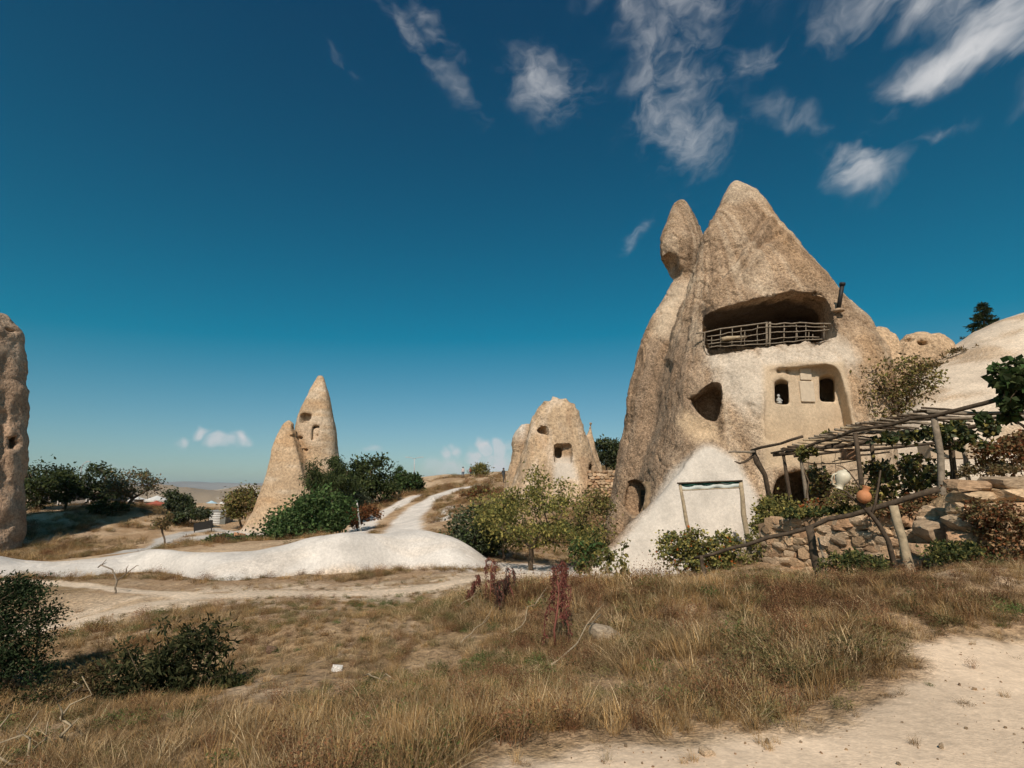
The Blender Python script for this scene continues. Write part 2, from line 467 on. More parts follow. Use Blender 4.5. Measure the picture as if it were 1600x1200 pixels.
M_ROCK = mat_rock('tuff_rock', 10.0, .50, 1.0, .065)
M_ROCKFAR = mat_rock('tuff_rock_far', 4.5, .36, .9, .12)
M_GROUND = mat_rock('dry_soil', 9.0, .40, .8, .05)
M_STONE = mat_attr('field_stone', .95, 0, .35, 7.0, .1, .7, .35, .04)
M_LEAF = mat_attr('leaf', .7, .28, 0, 3.0, .1)
M_GRASS, _nt, _bs = node_mat('grass_blade')
_at = _nt.nodes.new('ShaderNodeAttribute'); _at.attribute_name = 'Col'; _oi = _nt.nodes.new('ShaderNodeObjectInfo'); _df = _nt.nodes.new('ShaderNodeBsdfDiffuse')
_nt.links.new(scale_col(_nt, _at.outputs['Color'], maprange(_nt, _oi.outputs['Random'], 0, 1, .55, 1.3)), _df.inputs[0]); _nt.links.new(_df.outputs[0], _nt.nodes['Material Output'].inputs['Surface'])
M_BARK = mat_plain('bark', (.12, .085, .055), .95, .4, 14, .1, .8)
M_WOOD = mat_plain('grey_weathered_pole', (.23, .185, .135), .9, .35, 10, .1, .7, 0, (1, 1, 1))
M_WOODDARK = mat_plain('dark_weathered_pole', (.085, .062, .042), .9, .4, 10, .1, .7)
M_WOODPALE = mat_plain('pale_dry_pole', (.36, .28, .18), .9, .3, 10, .1, .6)
M_BLACK = mat_plain('black_metal', (.02, .018, .016), .6, .3, 10, .3, .2)

# ------------------------------------------------------------------ ground
def kz(py, Y): return P(800, py, Y)[2]


_gc = []
def gp(px, py, Y): _gc.append(P(px, py, Y))
def gpz(px, py, z):
    d = P(px, py, 1.0); kk = d[2] - CZ; Y = (z - CZ) / kk; _gc.append(P(px, py, Y))


for a in ((1600, 1010), (1450, 1030), (1600, 1200), (1150, 1160), (760, 1200), (1300, 1200), (1900, 1010), (1900, 1200), (1500, 1100), (1000, 1185)): gpz(*a, 0.0)
gpz(0, 1200, -.5); gpz(300, 1200, -.25); gpz(-300, 1200, -.7)
for a in ((600, 1050, 6.4), (300, 1050, 7.0), (0, 1050, 7.5), (900, 1050, 6.0), (1200, 1050, 5.8), (900, 980, 8.5), (600, 980, 9.5), (300, 980, 10.5), (60, 985, 12),
          (600, 940, 14), (300, 950, 13), (740, 905, 17), (300, 925, 16), (0, 925, 17), (0, 905, 20), (300, 900, 20), (600, 895, 20), (800, 892, 20), (-200, 905, 20),
          (1000, 890, 20), (1000, 915, 16), (1000, 950, 10.5), (1150, 880, 15), (1300, 875, 12.5), (1300, 930, 9.5), (1200, 930, 10), (1420, 865, 11.6), (1550, 875, 9.8),
          (1500, 940, 7.5), (1600, 980, 6.4), (1750, 880, 9.5), (1900, 960, 6.5),
          (100, 870, 40), (200, 860, 38), (300, 850, 34), (50, 800, 60), (200, 795, 62), (130, 832, 50), (-200, 800, 60), (-200, 870, 40), (340, 825, 60), (400, 832, 48), (520, 840, 40),
          (600, 830, 36), (560, 830, 36), (700, 770, 60), (650, 800, 48), (720, 755, 72), (760, 745, 85), (690, 745, 88), (640, 765, 75),
          (800, 790, 42), (850, 860, 28), (760, 850, 28), (930, 800, 40), (950, 745, 55), (300, 800, 75), (0, 790, 70), (240, 790, 76), (480, 800, 66), (560, 780, 70),
          (1100, 870, 21), (1150, 790, 26), (1300, 790, 20), (1000, 790, 40), (1250, 700, 45), (1600, 700, 40), (850, 735, 90), (500, 775, 90), (350, 785, 95), (120, 780, 95)): gp(*a)
_gc = np.array(_gc)


def _q(x, y):
    r = np.hypot(x, y); th = np.arctan2(x, np.maximum(y, .3)); return th * 1.3, np.log(np.clip(r, 2.5, 100) + 1.0)


def _tps(a, b):
    r2 = a * a + b * b; return .5 * r2 * np.log(r2 + 1e-9)


_u, _w = _q(_gc[:, 0], _gc[:, 1]); _n = len(_gc)
_A = np.zeros((_n + 3, _n + 3)); _A[:_n, :_n] = _tps(_u[:, None] - _u, _w[:, None] - _w) + np.eye(_n) * 2e-4
_A[:_n, _n:] = np.stack([np.ones(_n), _u, _w], 1); _A[_n:, :_n] = _A[:_n, _n:].T
_sol = np.linalg.solve(_A, np.concatenate([_gc[:, 2], np.zeros(3)]))

WALL = [P(1185, 862, 14.2), P(1300, 862, 12.7), P(1432, 855, 11.4), P(1505, 830, 10.6), P(1640, 830, 9.9), P(1800, 830, 9.2)]
WALLX = np.array([w[0] for w in WALL]); WALLY = np.array([w[1] for w in WALL])
WALLA = WALLX / WALLY
TERR_Z = np.array([0.90, 1.0, 1.15, 1.62, 1.75, 1.8])


def gz0(x, y):
    x = np.asarray(x, float); y = np.asarray(y, float); sh = np.broadcast(x, y).shape
    x = np.broadcast_to(x, sh).ravel(); y = np.broadcast_to(y, sh).ravel()
    u, w = _q(x, y); z = _sol[_n] + _sol[_n + 1] * u + _sol[_n + 2] * w
    for i in range(_n): z = z + _sol[i] * _tps(u - _u[i], w - _w[i])
    r = np.hypot(x, y)
    z = z * (1 - sstep(95, 260, r)) + (-16.0) * sstep(95, 260, r) - 40 * sstep(260, 1400, r)
    z = z * np.where(y < 2.5, sstep(-4, 2.5, y), 1)
    # terrace held up by the field-stone wall
    az = x / np.maximum(y, .5); back = np.interp(az, WALLA, WALLY); tz = np.interp(az, WALLA, TERR_Z)
    edge = sstep(WALLA[0] - .005, WALLA[0] + .07, az) * (y > 5)
    m = sstep(.12, .5, y - back) * edge * (1 - sstep(24, 30, y))
    z = z * (1 - m) + (tz + np.clip(y - back, 0, 9) * .02) * m
    fr = edge * sstep(-3.5, -2.0, y - back) * (y <= back + .12); z = np.where(fr > 0, np.minimum(z, z * (1 - fr) + (tz - 1.2) * fr), z)
    return z.reshape(sh)


MOUNDS = [(1.0, 11.0, 2.2, 1.6, .42), (3.6, 9.0, 2.0, 1.3, .32), (-3.2, 9.3, 1.6, 1.2, .20), (6.0, 8.0, 1.6, 1.2, .22), (-5.8, 7.6, 2.6, 1.8, -.42), (-1.0, 6.6, 1.5, 1.0, -.12), (2.6, 6.3, 1.4, .8, .16)]


def gz(x, y):
    x = np.asarray(x, float); y = np.asarray(y, float); r = np.hypot(x, y)
    soft = sstep(0, 1, path_fg(x, y) * -1.2 + .5)
    a = .10 * fbm(x * .45, y * .45, 3.3, 4) + .035 * fbm(x * 2.2, y * 2.2, 1.3, 3) * np.clip(1.3 - r / 60, .3, 1)
    a = a * (1 - .75 * soft) + sstep(20, 60, r) * .35 * fbm(x * .16, y * .16, 8.1, 4)
    for (mx_, my_, rx_, ry_, h_) in MOUNDS: a = a + h_ * np.exp(-((x - mx_) / rx_) ** 2 - ((y - my_) / ry_) ** 2)
    return gz0(x, y) + a


_FG = [(735, 1215), (800, 1185), (950, 1174), (1050, 1166), (1150, 1152), (1250, 1140), (1330, 1120), (1380, 1094), (1412, 1078), (1440, 1064), (1462, 1050),
       (1455, 1036), (1425, 1022), (1420, 1012), (1500, 1009), (1600, 1006), (1900, 1003), (2300, 1003), (2300, 1700), (735, 1700)]
_FGW = np.array([(lambda q: (q[0], q[1]))(P(a, b, min(CZ / max(CZ - kz(b, 1.0), .05), 40))) for a, b in _FG])


def path_fg(x, y):
    return poly_sd(np.asarray(x, float), np.asarray(y, float), _FGW)


def G(px, py, y0=3.0, y1=140.0):
    """where the line of sight of a photo pixel meets the ground"""
    Ys = np.exp(np.linspace(math.log(y0), math.log(y1), 900)); pts = np.array([P(px, py, Y) for Y in Ys])
    d = pts[:, 2] - gz(pts[:, 0], pts[:, 1]); k = np.argmax(d < 0)
    return pts[k] if d[k] < 0 else pts[-1]


def on(p, dz=0.0):
    return np.array((p[0], p[1], float(gz(p[0], p[1])) + dz))


def world_line(pts): return [tuple(G(a, b, y0, y1)[:2]) for a, b, y0, y1 in pts]


T_MID = world_line([(-60, 1010, 8, 25), (80, 982, 8, 25), (190, 955, 8, 25), (300, 935, 8, 25), (430, 927, 8, 25), (560, 926, 8, 25), (650, 922, 8, 25), (740, 906, 8, 25), (810, 898, 8, 25)])
T_UP = world_line([(-40, 905, 12, 25), (60, 908, 12, 25), (130, 915, 12, 25), (250, 925, 12, 25), (330, 932, 12, 25)])
T_HA = world_line([(540, 838, 28, 60), (570, 818, 28, 60), (605, 798, 30, 80), (645, 776, 40, 90)])
T_HB = world_line([(628, 838, 28, 60), (635, 812, 30, 80), (660, 787, 40, 90), (690, 772, 45, 90), (735, 760, 50, 95)])
T_HC = world_line([(690, 812, 30, 80), (705, 790, 40, 90)])
T_LEFT = world_line([(200, 862, 28, 60), (260, 842, 28, 70), (330, 826, 30, 80), (400, 832, 30, 80)])

SAND = np.array((.62, .485, .35)); SOIL = np.array((.34, .225, .13)); WHITE = np.array((.52, .475, .42)); STRAW = np.array((.26, .175, .09)); TAN = np.array((.42, .30, .19)); WPATH = np.array((.66, .595, .52))


def build_ground():
    th = np.radians(np.concatenate([np.arange(-180, -58, 4.0), np.linspace(-58, 58, 560), np.arange(62, 180, 4.0)]))
    rr = np.concatenate([[0.0, .5, 1, 1.6, 2.2], np.exp(np.linspace(math.log(2.8), math.log(150), 470)), np.exp(np.linspace(math.log(160), math.log(14000), 50))])
    T, R = np.meshgrid(th, rr, indexing='ij'); X, Y = R * np.sin(T), R * np.cos(T)
    Z = gz(X, Y); nt_, nr = X.shape
    V = np.stack([X, Y, Z], -1).reshape(-1, 3)
    i = np.arange(nt_)[:, None]; j = np.arange(nr - 1)[None]; i2 = (i + 1) % nt_
    Q = np.stack([i * nr + j, i2 * nr + j, i2 * nr + j + 1, i * nr + j + 1], -1).reshape(-1, 4)
    Q = Q[:, ::-1]
    x, y = V[:, 0], V[:, 1]; r = np.hypot(x, y)
    n1 = fbm(x * .35, y * .35, 2.0, 4); n2 = fbm(x * 1.7, y * 1.7, 6.0, 4)
    c = SOIL * np.ones((len(V), 1)); a = np.ones(len(V))
    def lay(col, m, rough=None):
        nonlocal c, a
        m = np.clip(m, 0, 1); c = c * (1 - m[:, None]) + np.asarray(col) * m[:, None]
        if rough is not None: a = a * (1 - m) + rough * m
    lay(STRAW, sstep(-.2, .35, n1 + n2 * .5) * .8)
    lay(TAN, sstep(.15, .5, n2) * .8)
    far = sstep(24, 32, r); lay((.36, .235, .13), far * .8); lay(TAN * 1.2, far * sstep(-.2, .25, n1 + .4 * n2)); lay((.20, .13, .06), far * sstep(.1, .45, fbm(x * .22, y * .22, 12, 5)) * .9)
    # bare bank above the left track
    bare = sstep(.9, -.4, poly_sd(x, y, world_line([(60, 995, 8, 25), (110, 930, 10, 25), (250, 930, 10, 25), (470, 928, 10, 25), (300, 948, 8, 25), (180, 968, 8, 25)])) + n2 * .5)
    lay((.47, .335, .21), bare)
    # the flat strip at the foot of the white ridge
    lay(SAND * .95, sstep(3.0, 1.0, line_sd(x, y, T_MID)) * sstep(-.35, .1, n2) * .8 * (r > 11))
    def track(pts, w, col, rough):
        d = line_sd(x, y, pts) + n2 * w * .22; lay(col, sstep(w, w * .55, d), rough); return d < w * .75
    m_mid = track(T_MID, .62, SAND * 1.04, .5) | track(T_UP, .42, SAND * 1.0, .5)
    m_h = track(T_HA, 1.3, WPATH, .2) | track(T_HB, 1.5, WPATH, .2) | track(T_HC, .7, WPATH, .2)
    m_l = track(T_LEFT, 1.1, WHITE * .9, .4)
    pf = path_fg(x, y) + .16 * n2 + .10 * fbm(x * 5, y * 5, 4, 2)
    lay(SAND * np.array((1.12, 1.09, 1.06)), sstep(.16, -.12, pf), .14)
    # pale apron round the foot of the big rock and the split rock
    ap = G(1000, 896, 12, 30); lay(WPATH * .95, sstep(3.2, 1.6, np.hypot((x - ap[0]) / 1.5, y - ap[1]) + n2 * .5), .15)
    ap = G(820, 892, 12, 30); lay(WPATH, sstep(2.0, 1.1, np.hypot((x - ap[0]) / 2.2, (y - ap[1] - .6)) + n2 * .3), .2)
    ap = P(385, 835, 48); lay(WHITE, sstep(7, 4, np.hypot(x - ap[0], y - ap[1] + 1) + n2), .1)
    lay((.36, .26, .17), sstep(100, 300, r), 1.0)
    lay((.30, .23, .16), sstep(300, 900, r) * sstep(-.1, .2, fbm(x * .004, y * .004, 5, 4)), 1.0)
    C = np.concatenate([c, a[:, None]], 1)
    fgm = (pf < 0) & (r < 30)
    lab = np.zeros(len(V), int); lab[m_mid & (r < 30)] = 2; lab[m_h & (r > 26) & (r < 110)] = 3; lab[m_l & (r > 26) & (r < 90)] = 4; lab[fgm] = 1
    fl = lab[Q].min(1) * (lab[Q].min(1) == lab[Q].max(1))
    for k, nm in ((0, 'ground'), (1, 'dirt_road'), (2, 'dirt_path'), (3, 'white_hill_path'), (4, 'gully_path')):
        q = Q[fl == k]; u, inv = np.unique(q, return_inverse=True)
        me = mk_mesh(nm, V[u], inv.reshape(-1, 4).astype(np.int32), C[u]); o = link(nm, me, M_GROUND); o['kind'] = 'structure'


build_ground()


def build_ridge():
    """the long washed-white tuff bank across the middle"""
    crest = [(-260, 862), (-60, 864), (0, 868), (35, 876), (90, 880), (160, 872), (200, 865), (240, 858), (300, 864), (350, 864), (400, 860), (440, 852), (490, 838), (540, 832), (590, 835), (630, 831), (665, 829), (702, 837), (725, 848), (745, 862), (762, 876), (790, 892)]
    cx = np.array([c[0] for c in crest], float); cy = np.array([c[1] for c in crest], float)
    pxs = np.linspace(-260, 800, 420); tt = np.linspace(-1, 1, 90)
    cys = np.interp(pxs, cx, cy); ker = np.ones(9) / 9; cys = np.convolve(np.pad(cys, 4, 'edge'), ker, 'valid')
    V = np.zeros((len(pxs), len(tt), 3)); C = np.zeros((len(pxs), len(tt), 4))
    for i, (px, py) in enumerate(zip(pxs, cys)):
        Yc = 21.6 + .8 * math.sin(px * .011) + .4 * math.sin(px * .03 + 1)
        top = P(px, py, Yc); wf, wb = 1.9 + .5 * math.sin(px * .02), 2.6
        y = np.where(tt < 0, Yc + tt * wf, Yc + tt * wb); x = top[0] * y / Yc
        s = np.abs(tt); prof = np.where(tt < 0, (1 - s ** 2.3) ** 1.15, (1 - s ** 1.8) ** 1.2)
        g = gz0(x, y) - .22; zt = max(top[2], float(g[len(tt) // 2]) + .15)
        V[i, :, 0] = x; V[i, :, 1] = y; V[i, :, 2] = g + (zt - g) * prof
        V[i, :, 2] += (.06 * fbm(x * .7, y * .9, 2.0, 4) - .03 * sstep(.05, 0, np.abs(fbm(x * .5, y * 1.1, 31.0, 3)))) * np.clip(prof * 3, 0, 1)
        n = fbm(x * .8, y * 2.0, 4.0, 4)
        m = np.maximum(sstep(.34, .02, prof + n * .26), .22 * sstep(.12, .5, fbm(x * .35, y * 1.4, 14.0, 5)))
        C[i, :, :3] = WHITE * 1.10 * (1 - m[:, None] * .9) + SAND * .92 * m[:, None] * .9; C[i, :, 3] = .07 + .6 * m
    n0, n1 = V.shape[:2]; a = np.arange(n0 - 1)[:, None] * n1; b = np.arange(n1 - 1)[None]
    Q = np.stack([a + b, a + n1 + b, a + n1 + b + 1, a + b + 1], -1).reshape(-1, 4)
    o = link('tuff_bank', mk_mesh('tuff_bank', V.reshape(-1, 3), Q, C.reshape(-1, 4)), M_ROCK)
    tag(o, 'long smooth white tuff bank crossing from the left edge to the yellowing tree', 'rock')


build_ridge()


def build_hillside():
    """cream rock slope to the right of and behind the carved rock"""
    sil = [(1330, 700), (1380, 640), (1420, 590), (1460, 562), (1490, 546), (1520, 526), (1560, 508), (1600, 494), (1700, 465), (1900, 430)]
    pxs = np.linspace(1250, 2100, 220); tt = np.linspace(0, 1, 150); sy = np.interp(pxs, [s[0] for s in sil], [s[1] for s in sil])
    V = np.zeros((len(pxs), len(tt), 3)); C = np.zeros((len(pxs), len(tt), 4))
    Y0, Yc, Y1 = 17.0, 36.0, 62.0
    for i, (px, py) in enumerate(zip(pxs, sy)):
        y = np.where(tt < .6, Y0 + (Yc - Y0) * tt / .6, Yc + (Y1 - Yc) * (tt - .6) / .4)
        top = P(px, py, Yc); x = top[0] * (y / Yc) ** .93
        b0 = 0.9
        up = sstep(0, 1, np.clip((y - Y0 - 1.0) / (Yc - Y0 - 1.0), 0, 1)) ** .85
        z = b0 + (top[2] - b0) * up
        z = np.where(y > Yc, top[2] - (y - Yc) * .10, z)
        z += .35 * fbm(x * .22, y * .22, 7.0, 5) * sstep(0, .15, tt) * sstep(1.0, .3, np.abs(y - Yc) * 0 + .2)
        n = fbm(x * .4, z * .9 + y * .3, 3.0, 5)
        V[i] = np.stack([x, y, z], 1)
        C[i, :, :3] = np.array((.58, .475, .36)) * (1 + .12 * n[:, None]); C[i, :, 3] = .25
        m = sstep(.15, .5, n + .25 * (px < 1480) * sstep(.42, .58, tt))
        C[i, :, :3] = C[i, :, :3] * (1 - m[:, None] * .6) + np.array((.40, .26, .14)) * m[:, None] * .6; C[i, :, 3] += m * .5
    n0, n1 = V.shape[:2]; a = np.arange(n0 - 1)[:, None] * n1; b = np.arange(n1 - 1)[None]
    Q = np.stack([a + b, a + n1 + b, a + n1 + b + 1, a + b + 1], -1).reshape(-1, 4)
    o = link('hillside', mk_mesh('hillside', V.reshape(-1, 3), Q, C.reshape(-1, 4)), M_ROCK); o['kind'] = 'structure'


build_hillside()


def build_hills():
    """far plain, low hills with pale quarry cuts, mountains on the horizon"""
    def strip(name, r0, r1, nr, crest, col, seed, th0=-62, th1=40, cuts=False):
        th = np.radians(np.linspace(th0, th1, 420)); r = np.linspace(r0, r1, nr)
        T, R = np.meshgrid(th, r, indexing='ij'); X, Y = R * np.sin(T), R * np.cos(T)
        s = (R - r0) / (r1 - r0)
        hgt = crest * (.75 + .6 * fbm(T * 9, s * 1.5, seed, 5)) * np.sin(np.clip(s, 0, 1) * math.pi) ** .8
        Z = -58 + hgt
        V = np.stack([X, Y, Z], -1).reshape(-1, 3); n0, n1 = X.shape
        n = fbm(X * .0025, Y * .0025, seed + 3, 5).ravel()
        C = np.asarray(col) * (1 + .35 * n[:, None]); C = np.concatenate([C, np.ones((len(C), 1))], 1)
        if cuts:
            pxs, pys = proj(V[:, 0], V[:, 1], V[:, 2])
            m = sstep(.25, .5, fbm(T.ravel() * 26, s.ravel() * 9, 21.0, 3)) * .75
            C[:, :3] = C[:, :3] * (1 - m[:, None]) + np.array((.58, .50, .40)) * m[:, None]
        a = np.arange(n0 - 1)[:, None] * n1; b = np.arange(n1 - 1)[None]
        Q = np.stack([a + b, a + b + 1, a + n1 + b + 1, a + n1 + b], -1).reshape(-1, 4)[:, ::-1]
        o = link(name, mk_mesh(name, V, Q, C), M_GROUND); o['kind'] = 'structure'
    strip('hills', 900, 3200, 60, 84, (.34, .255, .17), 4.0, cuts=True)
    strip('distant_hills', 3300, 7000, 30, 120, (.33, .25, .17), 9.0)
    strip('mountains', 8500, 13500, 24, 260, (.26, .22, .18), 15.0)


build_hills()

# ------------------------------------------------------------------ carved tuff rocks
class Stack:
    """a rock body given by its left and right outline in the photo, its distance Y and its thickness"""
    def __init__(s, rows, Y, deep=.9, ex=2.2, cyf=None, fit=True):
        rows = sorted(rows, key=lambda r: -r[0]); s.ex = ex; s.cy = np.full(len(rows), float(Y)) if cyf is None else np.array([Y + cyf(r[0]) for r in rows])
        pl, pr = np.array([r[1] for r in rows], float), np.array([r[2] for r in rows], float); py = np.array([r[0] for r in rows], float); tl, tr = pl.copy(), pr.copy()
        th = np.linspace(0, 2 * math.pi, 48, endpoint=False); c, sn = np.cos(th), np.sin(th); sc = (np.abs(c) ** ex + np.abs(sn) ** ex) ** (-1 / ex)
        for it in range(9):
            L = np.array([P(a, b, Y) for a, b in zip(pl, py)]); R = np.array([P(a, b, Y) for a, b in zip(pr, py)])
            s.z = L[:, 2]; s.cx = (L[:, 0] + R[:, 0]) / 2; s.rx = np.maximum((R[:, 0] - L[:, 0]) / 2, .04); s.ry = s.rx * deep
            if not fit or it == 8: break
            col = lambda q: q[:, None]                      # widths as they are really seen: the nearer front of the body looks wider
            qx, _ = proj(col(s.cx) + col(s.rx) * c * sc, col(s.cy) + col(s.ry) * sn * sc, col(s.z) + 0 * c)
            pl += .7 * (tl - qx.min(1)); pr += .7 * (tr - qx.max(1)); m = pr - pl < 1.5; mid = (pl + pr) / 2; pl = np.where(m, mid - .75, pl); pr = np.where(m, mid + .75, pr)
        s.top = s.z[-1]; s.bot = s.z[0]
    def __call__(s, x, y, z):
        cx, rx, ry, cy = (np.interp(z, s.z, a) for a in (s.cx, s.rx, s.ry, s.cy))
        e = s.ex
        d = ((np.abs((x - cx) / rx) ** e + np.abs((y - cy) / ry) ** e) ** (1 / e) - 1) * np.minimum(rx, ry)
        d = np.maximum(d, (z - s.top)); return np.maximum(d, s.bot - z)


def surf_y(fn, px, py, y0, y1):
    Ys = np.linspace(y0, y1, 600); p = np.array([P(px, py, Y) for Y in Ys]); d = fn(p[:, 0], p[:, 1], p[:, 2])
    k = int(np.argmax(d < 0)); return float(Ys[k]) if d[k] < 0 else float(Ys[-1])


class Field:
    def __init__(s, lo, hi, h, fn):
        s.lo = np.array(lo, float); s.h = h; n = np.ceil((np.array(hi) - s.lo) / h).astype(int)
        s.ax = [s.lo[i] + np.arange(n[i]) * h for i in range(3)]
        s.D = fn(s.ax[0][:, None, None], s.ax[1][None, :, None], s.ax[2][None, None, :]).astype(np.float32)
    def box(s, lo, hi):
        sl = tuple(slice(max(int((a - l) / s.h), 0), max(int((b - l) / s.h) + 2, 1)) for a, b, l in zip(lo, hi, s.lo))
        return sl, s.ax[0][sl[0]][:, None, None], s.ax[1][sl[1]][None, :, None], s.ax[2][sl[2]][None, None, :]
    def carve(s, poly, Yf, depth, az, k=.06, front=4.0, rise=0.0, smooth=2, tilt=0.0, y0=None):
        """cut a hole of that outline (photo pixels at depth Yf), running back horizontally towards compass angle az; tilt turns the back wall"""
        pw = np.array([P(a, b, Yf)[[0, 2]] for a, b in (smooth_poly(poly, smooth) if smooth else poly)])
        ta = math.tan(math.radians(az)); a = pw.min(0) - .5; b = pw.max(0) + .5
        ys = Yf - front if y0 is None else y0
        xs = [a[0] + min(0, ta * depth) - abs(ta) * front - .3, b[0] + max(0, ta * depth) + .3 + abs(ta) * front]
        sl, X, Y, Z = s.box((xs[0], ys, a[1] - abs(rise) * depth), (xs[1], Yf + depth * 1.6 + .6, b[1] + abs(rise) * depth))
        d2 = poly_sd(X - (Y - Yf) * ta, Z - (Y - Yf) * rise + 0 * X, pw)
        back = (Y - Yf - depth) - (X - pw[:, 0].mean()) * tilt
        c = smax(d2, np.broadcast_to(back, d2.shape), .05)
        if y0 is not None: c = np.maximum(c, y0 - Y)
        s.D[sl] = smax(s.D[sl], -c, k)
    def ball(s, c, r, k=.2, sub=True):
        r = np.broadcast_to(np.asarray(r, float), (3,)); sl, X, Y, Z = s.box(np.asarray(c) - r - .8, np.asarray(c) + r + .8)
        d = (np.sqrt(((X - c[0]) / r[0]) ** 2 + ((Y - c[1]) / r[1]) ** 2 + ((Z - c[2]) / r[2]) ** 2) - 1) * r.min()
        s.D[sl] = smax(s.D[sl], -d, k) if sub else smin(s.D[sl], d, k)
    def extract(s, sm=1):
        D = s.D; D[0] = D[-1] = 1; D[:, 0] = D[:, -1] = 1; D[:, :, 0] = D[:, :, -1] = 1
        V, Q = surface_nets(D, s.lo, s.h); V = smooth_verts(V, Q, sm, .35); return V, Q


def ledges(x, y, z, fr, amp, sd=0.0):
    """broken steps, as where slabs have come away"""
    f = fbm(x * fr + sd, y * fr, z * fr * .8, 3) * 6; k = np.floor(f); return amp * (k + sstep(.7, 1, f - k))


TUFF = np.array((.345, .24, .152)); TUFFD = np.array((.235, .155, .095)); CREAM = np.array((.53, .42, .30)); ORANGE = np.array((.43, .27, .145)); PALE = np.array((.545, .485, .41))


def build_house_rock():
    main = Stack([(283, 1147, 1154), (287, 1141, 1160), (292, 1137, 1168), (305, 1130, 1186), (330, 1119, 1203), (355, 1108, 1217), (380, 1098, 1236), (415, 1085, 1265), (445, 1073, 1292), (475, 1064, 1312),
                  (500, 1057, 1334), (530, 1049, 1362), (560, 1042, 1380), (600, 1033, 1390), (650, 1024, 1396), (700, 1012, 1400), (760, 996, 1400), (820, 980, 1400), (890, 958, 1396), (960, 940, 1390)],
                 25.0, .82, 2.5, lambda py: -.9 * np.clip((py - 420) / 200, 0, 1))
    ear = Stack([(312, 1059, 1069), (317, 1053, 1074), (325, 1049, 1079), (345, 1042, 1089), (365, 1036, 1097), (385, 1031, 1101), (400, 1030, 1101), (410, 1032, 1100), (420, 1037, 1098), (428, 1043, 1097), (434, 1049, 1097), (440, 1048, 1099),
                 (460, 1036, 1104), (480, 1023, 1112), (500, 1012, 1118), (525, 1001, 1124), (550, 993, 1130), (600, 984, 1130), (660, 974, 1130), (720, 964, 1130), (800, 951, 1130), (880, 934, 1130), (960, 915, 1130)],
                27.2, .75, 2.1)
    skirt = Stack([(693, 1098, 1110), (705, 1086, 1130), (720, 1072, 1150), (745, 1053, 1168), (770, 1034, 1180), (800, 1008, 1190), (830, 978, 1198), (855, 948, 1204), (880, 912, 1208), (910, 860, 1212), (960, 800, 1215)], 20.9, .34, 2.2)
    def base(x, y, z):
        d = smin(smin(main(x, y, z), ear(x, y, z), .25), skirt(x, y, z), .35)
        return d
    f = Field((1.0, 17.0, -3.0), (20.0, 32.5, 18.4), .083, base)
    sy = lambda px, py: surf_y(base, px, py, 15, 30)
    # washed apron bulging out at the foot
    A = P(1075, 860, 20.0)
    # right pier of the facade stands proud
    yb = sy(1200, 500)
    # balcony room
    f.carve([(1097, 487), (1103, 476), (1130, 470), (1165, 464), (1210, 457), (1240, 449), (1272, 451), (1291, 456), (1297, 470), (1303, 529), (1255, 537), (1200, 542), (1109, 546), (1100, 515)], yb + .1, 5.0, 19, .02, 3.0, 0, 0)
    # bulging lip below the balcony
    # facade recess with two windows
    yr = sy(1262, 620); ybw = yr + .75
    f.carve([(1196, 580), (1212, 574), (1250, 572), (1275, 569), (1300, 567), (1314, 576), (1322, 600), (1330, 640), (1336, 676), (1340, 705), (1198, 700), (1197, 640)], yr, .55, 9, .07, 3.0, 0, 1, .18)
    wl = P(1262, 620, yr)
    def back_y(px): return yr + .55 + (P(px, 620, yr)[0] - wl[0]) * .18
    for (a, b, c, d) in ((1210.5, 1231.5, 594, 631), (1281, 1304, 586, 627)):
        yw = back_y((a + b) / 2)
        f.carve([(a, d), (a - .5, c + 3), ((a + b) / 2, c - 1.5), (b - .5, c + 2), (b + 1, d)], yw, 1.5, 27, .03, .9, 0, 0, .18, y0=yw - .9)
        q = P((a + b) / 2, (c + d) / 2, yw); f.ball((q[0] + .75, q[1] + 2.0, q[2] + .1), (1.0, 1.2, 1.0), .05)
    for (a, b) in ((1218, 580), (1232, 580)): q = P(a, b, back_y(a)); f.ball(q, (.10, .25, .09), .03)
    # triangular hole and the pale scoop under it
    yh = sy(1102, 630)
    f.carve([(1070, 618), (1084, 614), (1098, 606), (1112, 601), (1122, 600), (1125, 625), (1121, 656), (1108, 654), (1093, 646), (1080, 630)], yh, 1.7, 24, .06, 2.0, 0, 1)
    q = P(1094, 668, sy(1094, 668) - .55); f.ball(q, (.85, .75, .7), .3)
    # door niche low on the left
    yn = sy(993, 775)
    f.carve([(972, 756), (978, 750), (995, 749), (1008, 755), (1015, 768), (1013, 782), (1005, 796), (996, 808), (975, 802), (966, 790)], yn + .1, 1.3, 24, .06, 2.0, 0, 1)
    # arched cellar mouth
    yc = sy(1250, 765)
    f.carve([(1204, 800), (1206, 765), (1215, 746), (1235, 737), (1262, 736), (1284, 742), (1296, 758), (1300, 800)], yc, 3.0, 20, .12, 3.0, 0, 1)
    # store mouth behind the pergola
    yc2 = sy(1392, 715)
    # long crack down the left flank
    for t in np.linspace(0, 1, 26):
        px = np.interp(t, [0, .25, .5, .75, 1], [1000, 997, 991, 987, 983]); py = 548 + 108 * t
        q = P(px, py, sy(px + 3, py)); f.ball(q, (.10 + .08 * math.sin(t * 9) ** 2, .5, .22), .05)
    for t in np.linspace(0, 1, 30):
        px, py = 968 - 26 * t, 700 + 160 * t; q = P(px, py, sy(px + 3, py)); f.ball(q, (.09, .4, .25), .06)
    # hollow under the ear's head
    f.ball(P(1043, 413, 26.8), (.62, 1.3, .56), .03); f.ball(P(1050, 424, 26.7), (.5, 1.1, .42), .04)
    V, Q = f.extract(1); N = vert_normals(V, Q)
    px, py = proj(V[:, 0], V[:, 1], V[:, 2])
    x, y, z = V.T
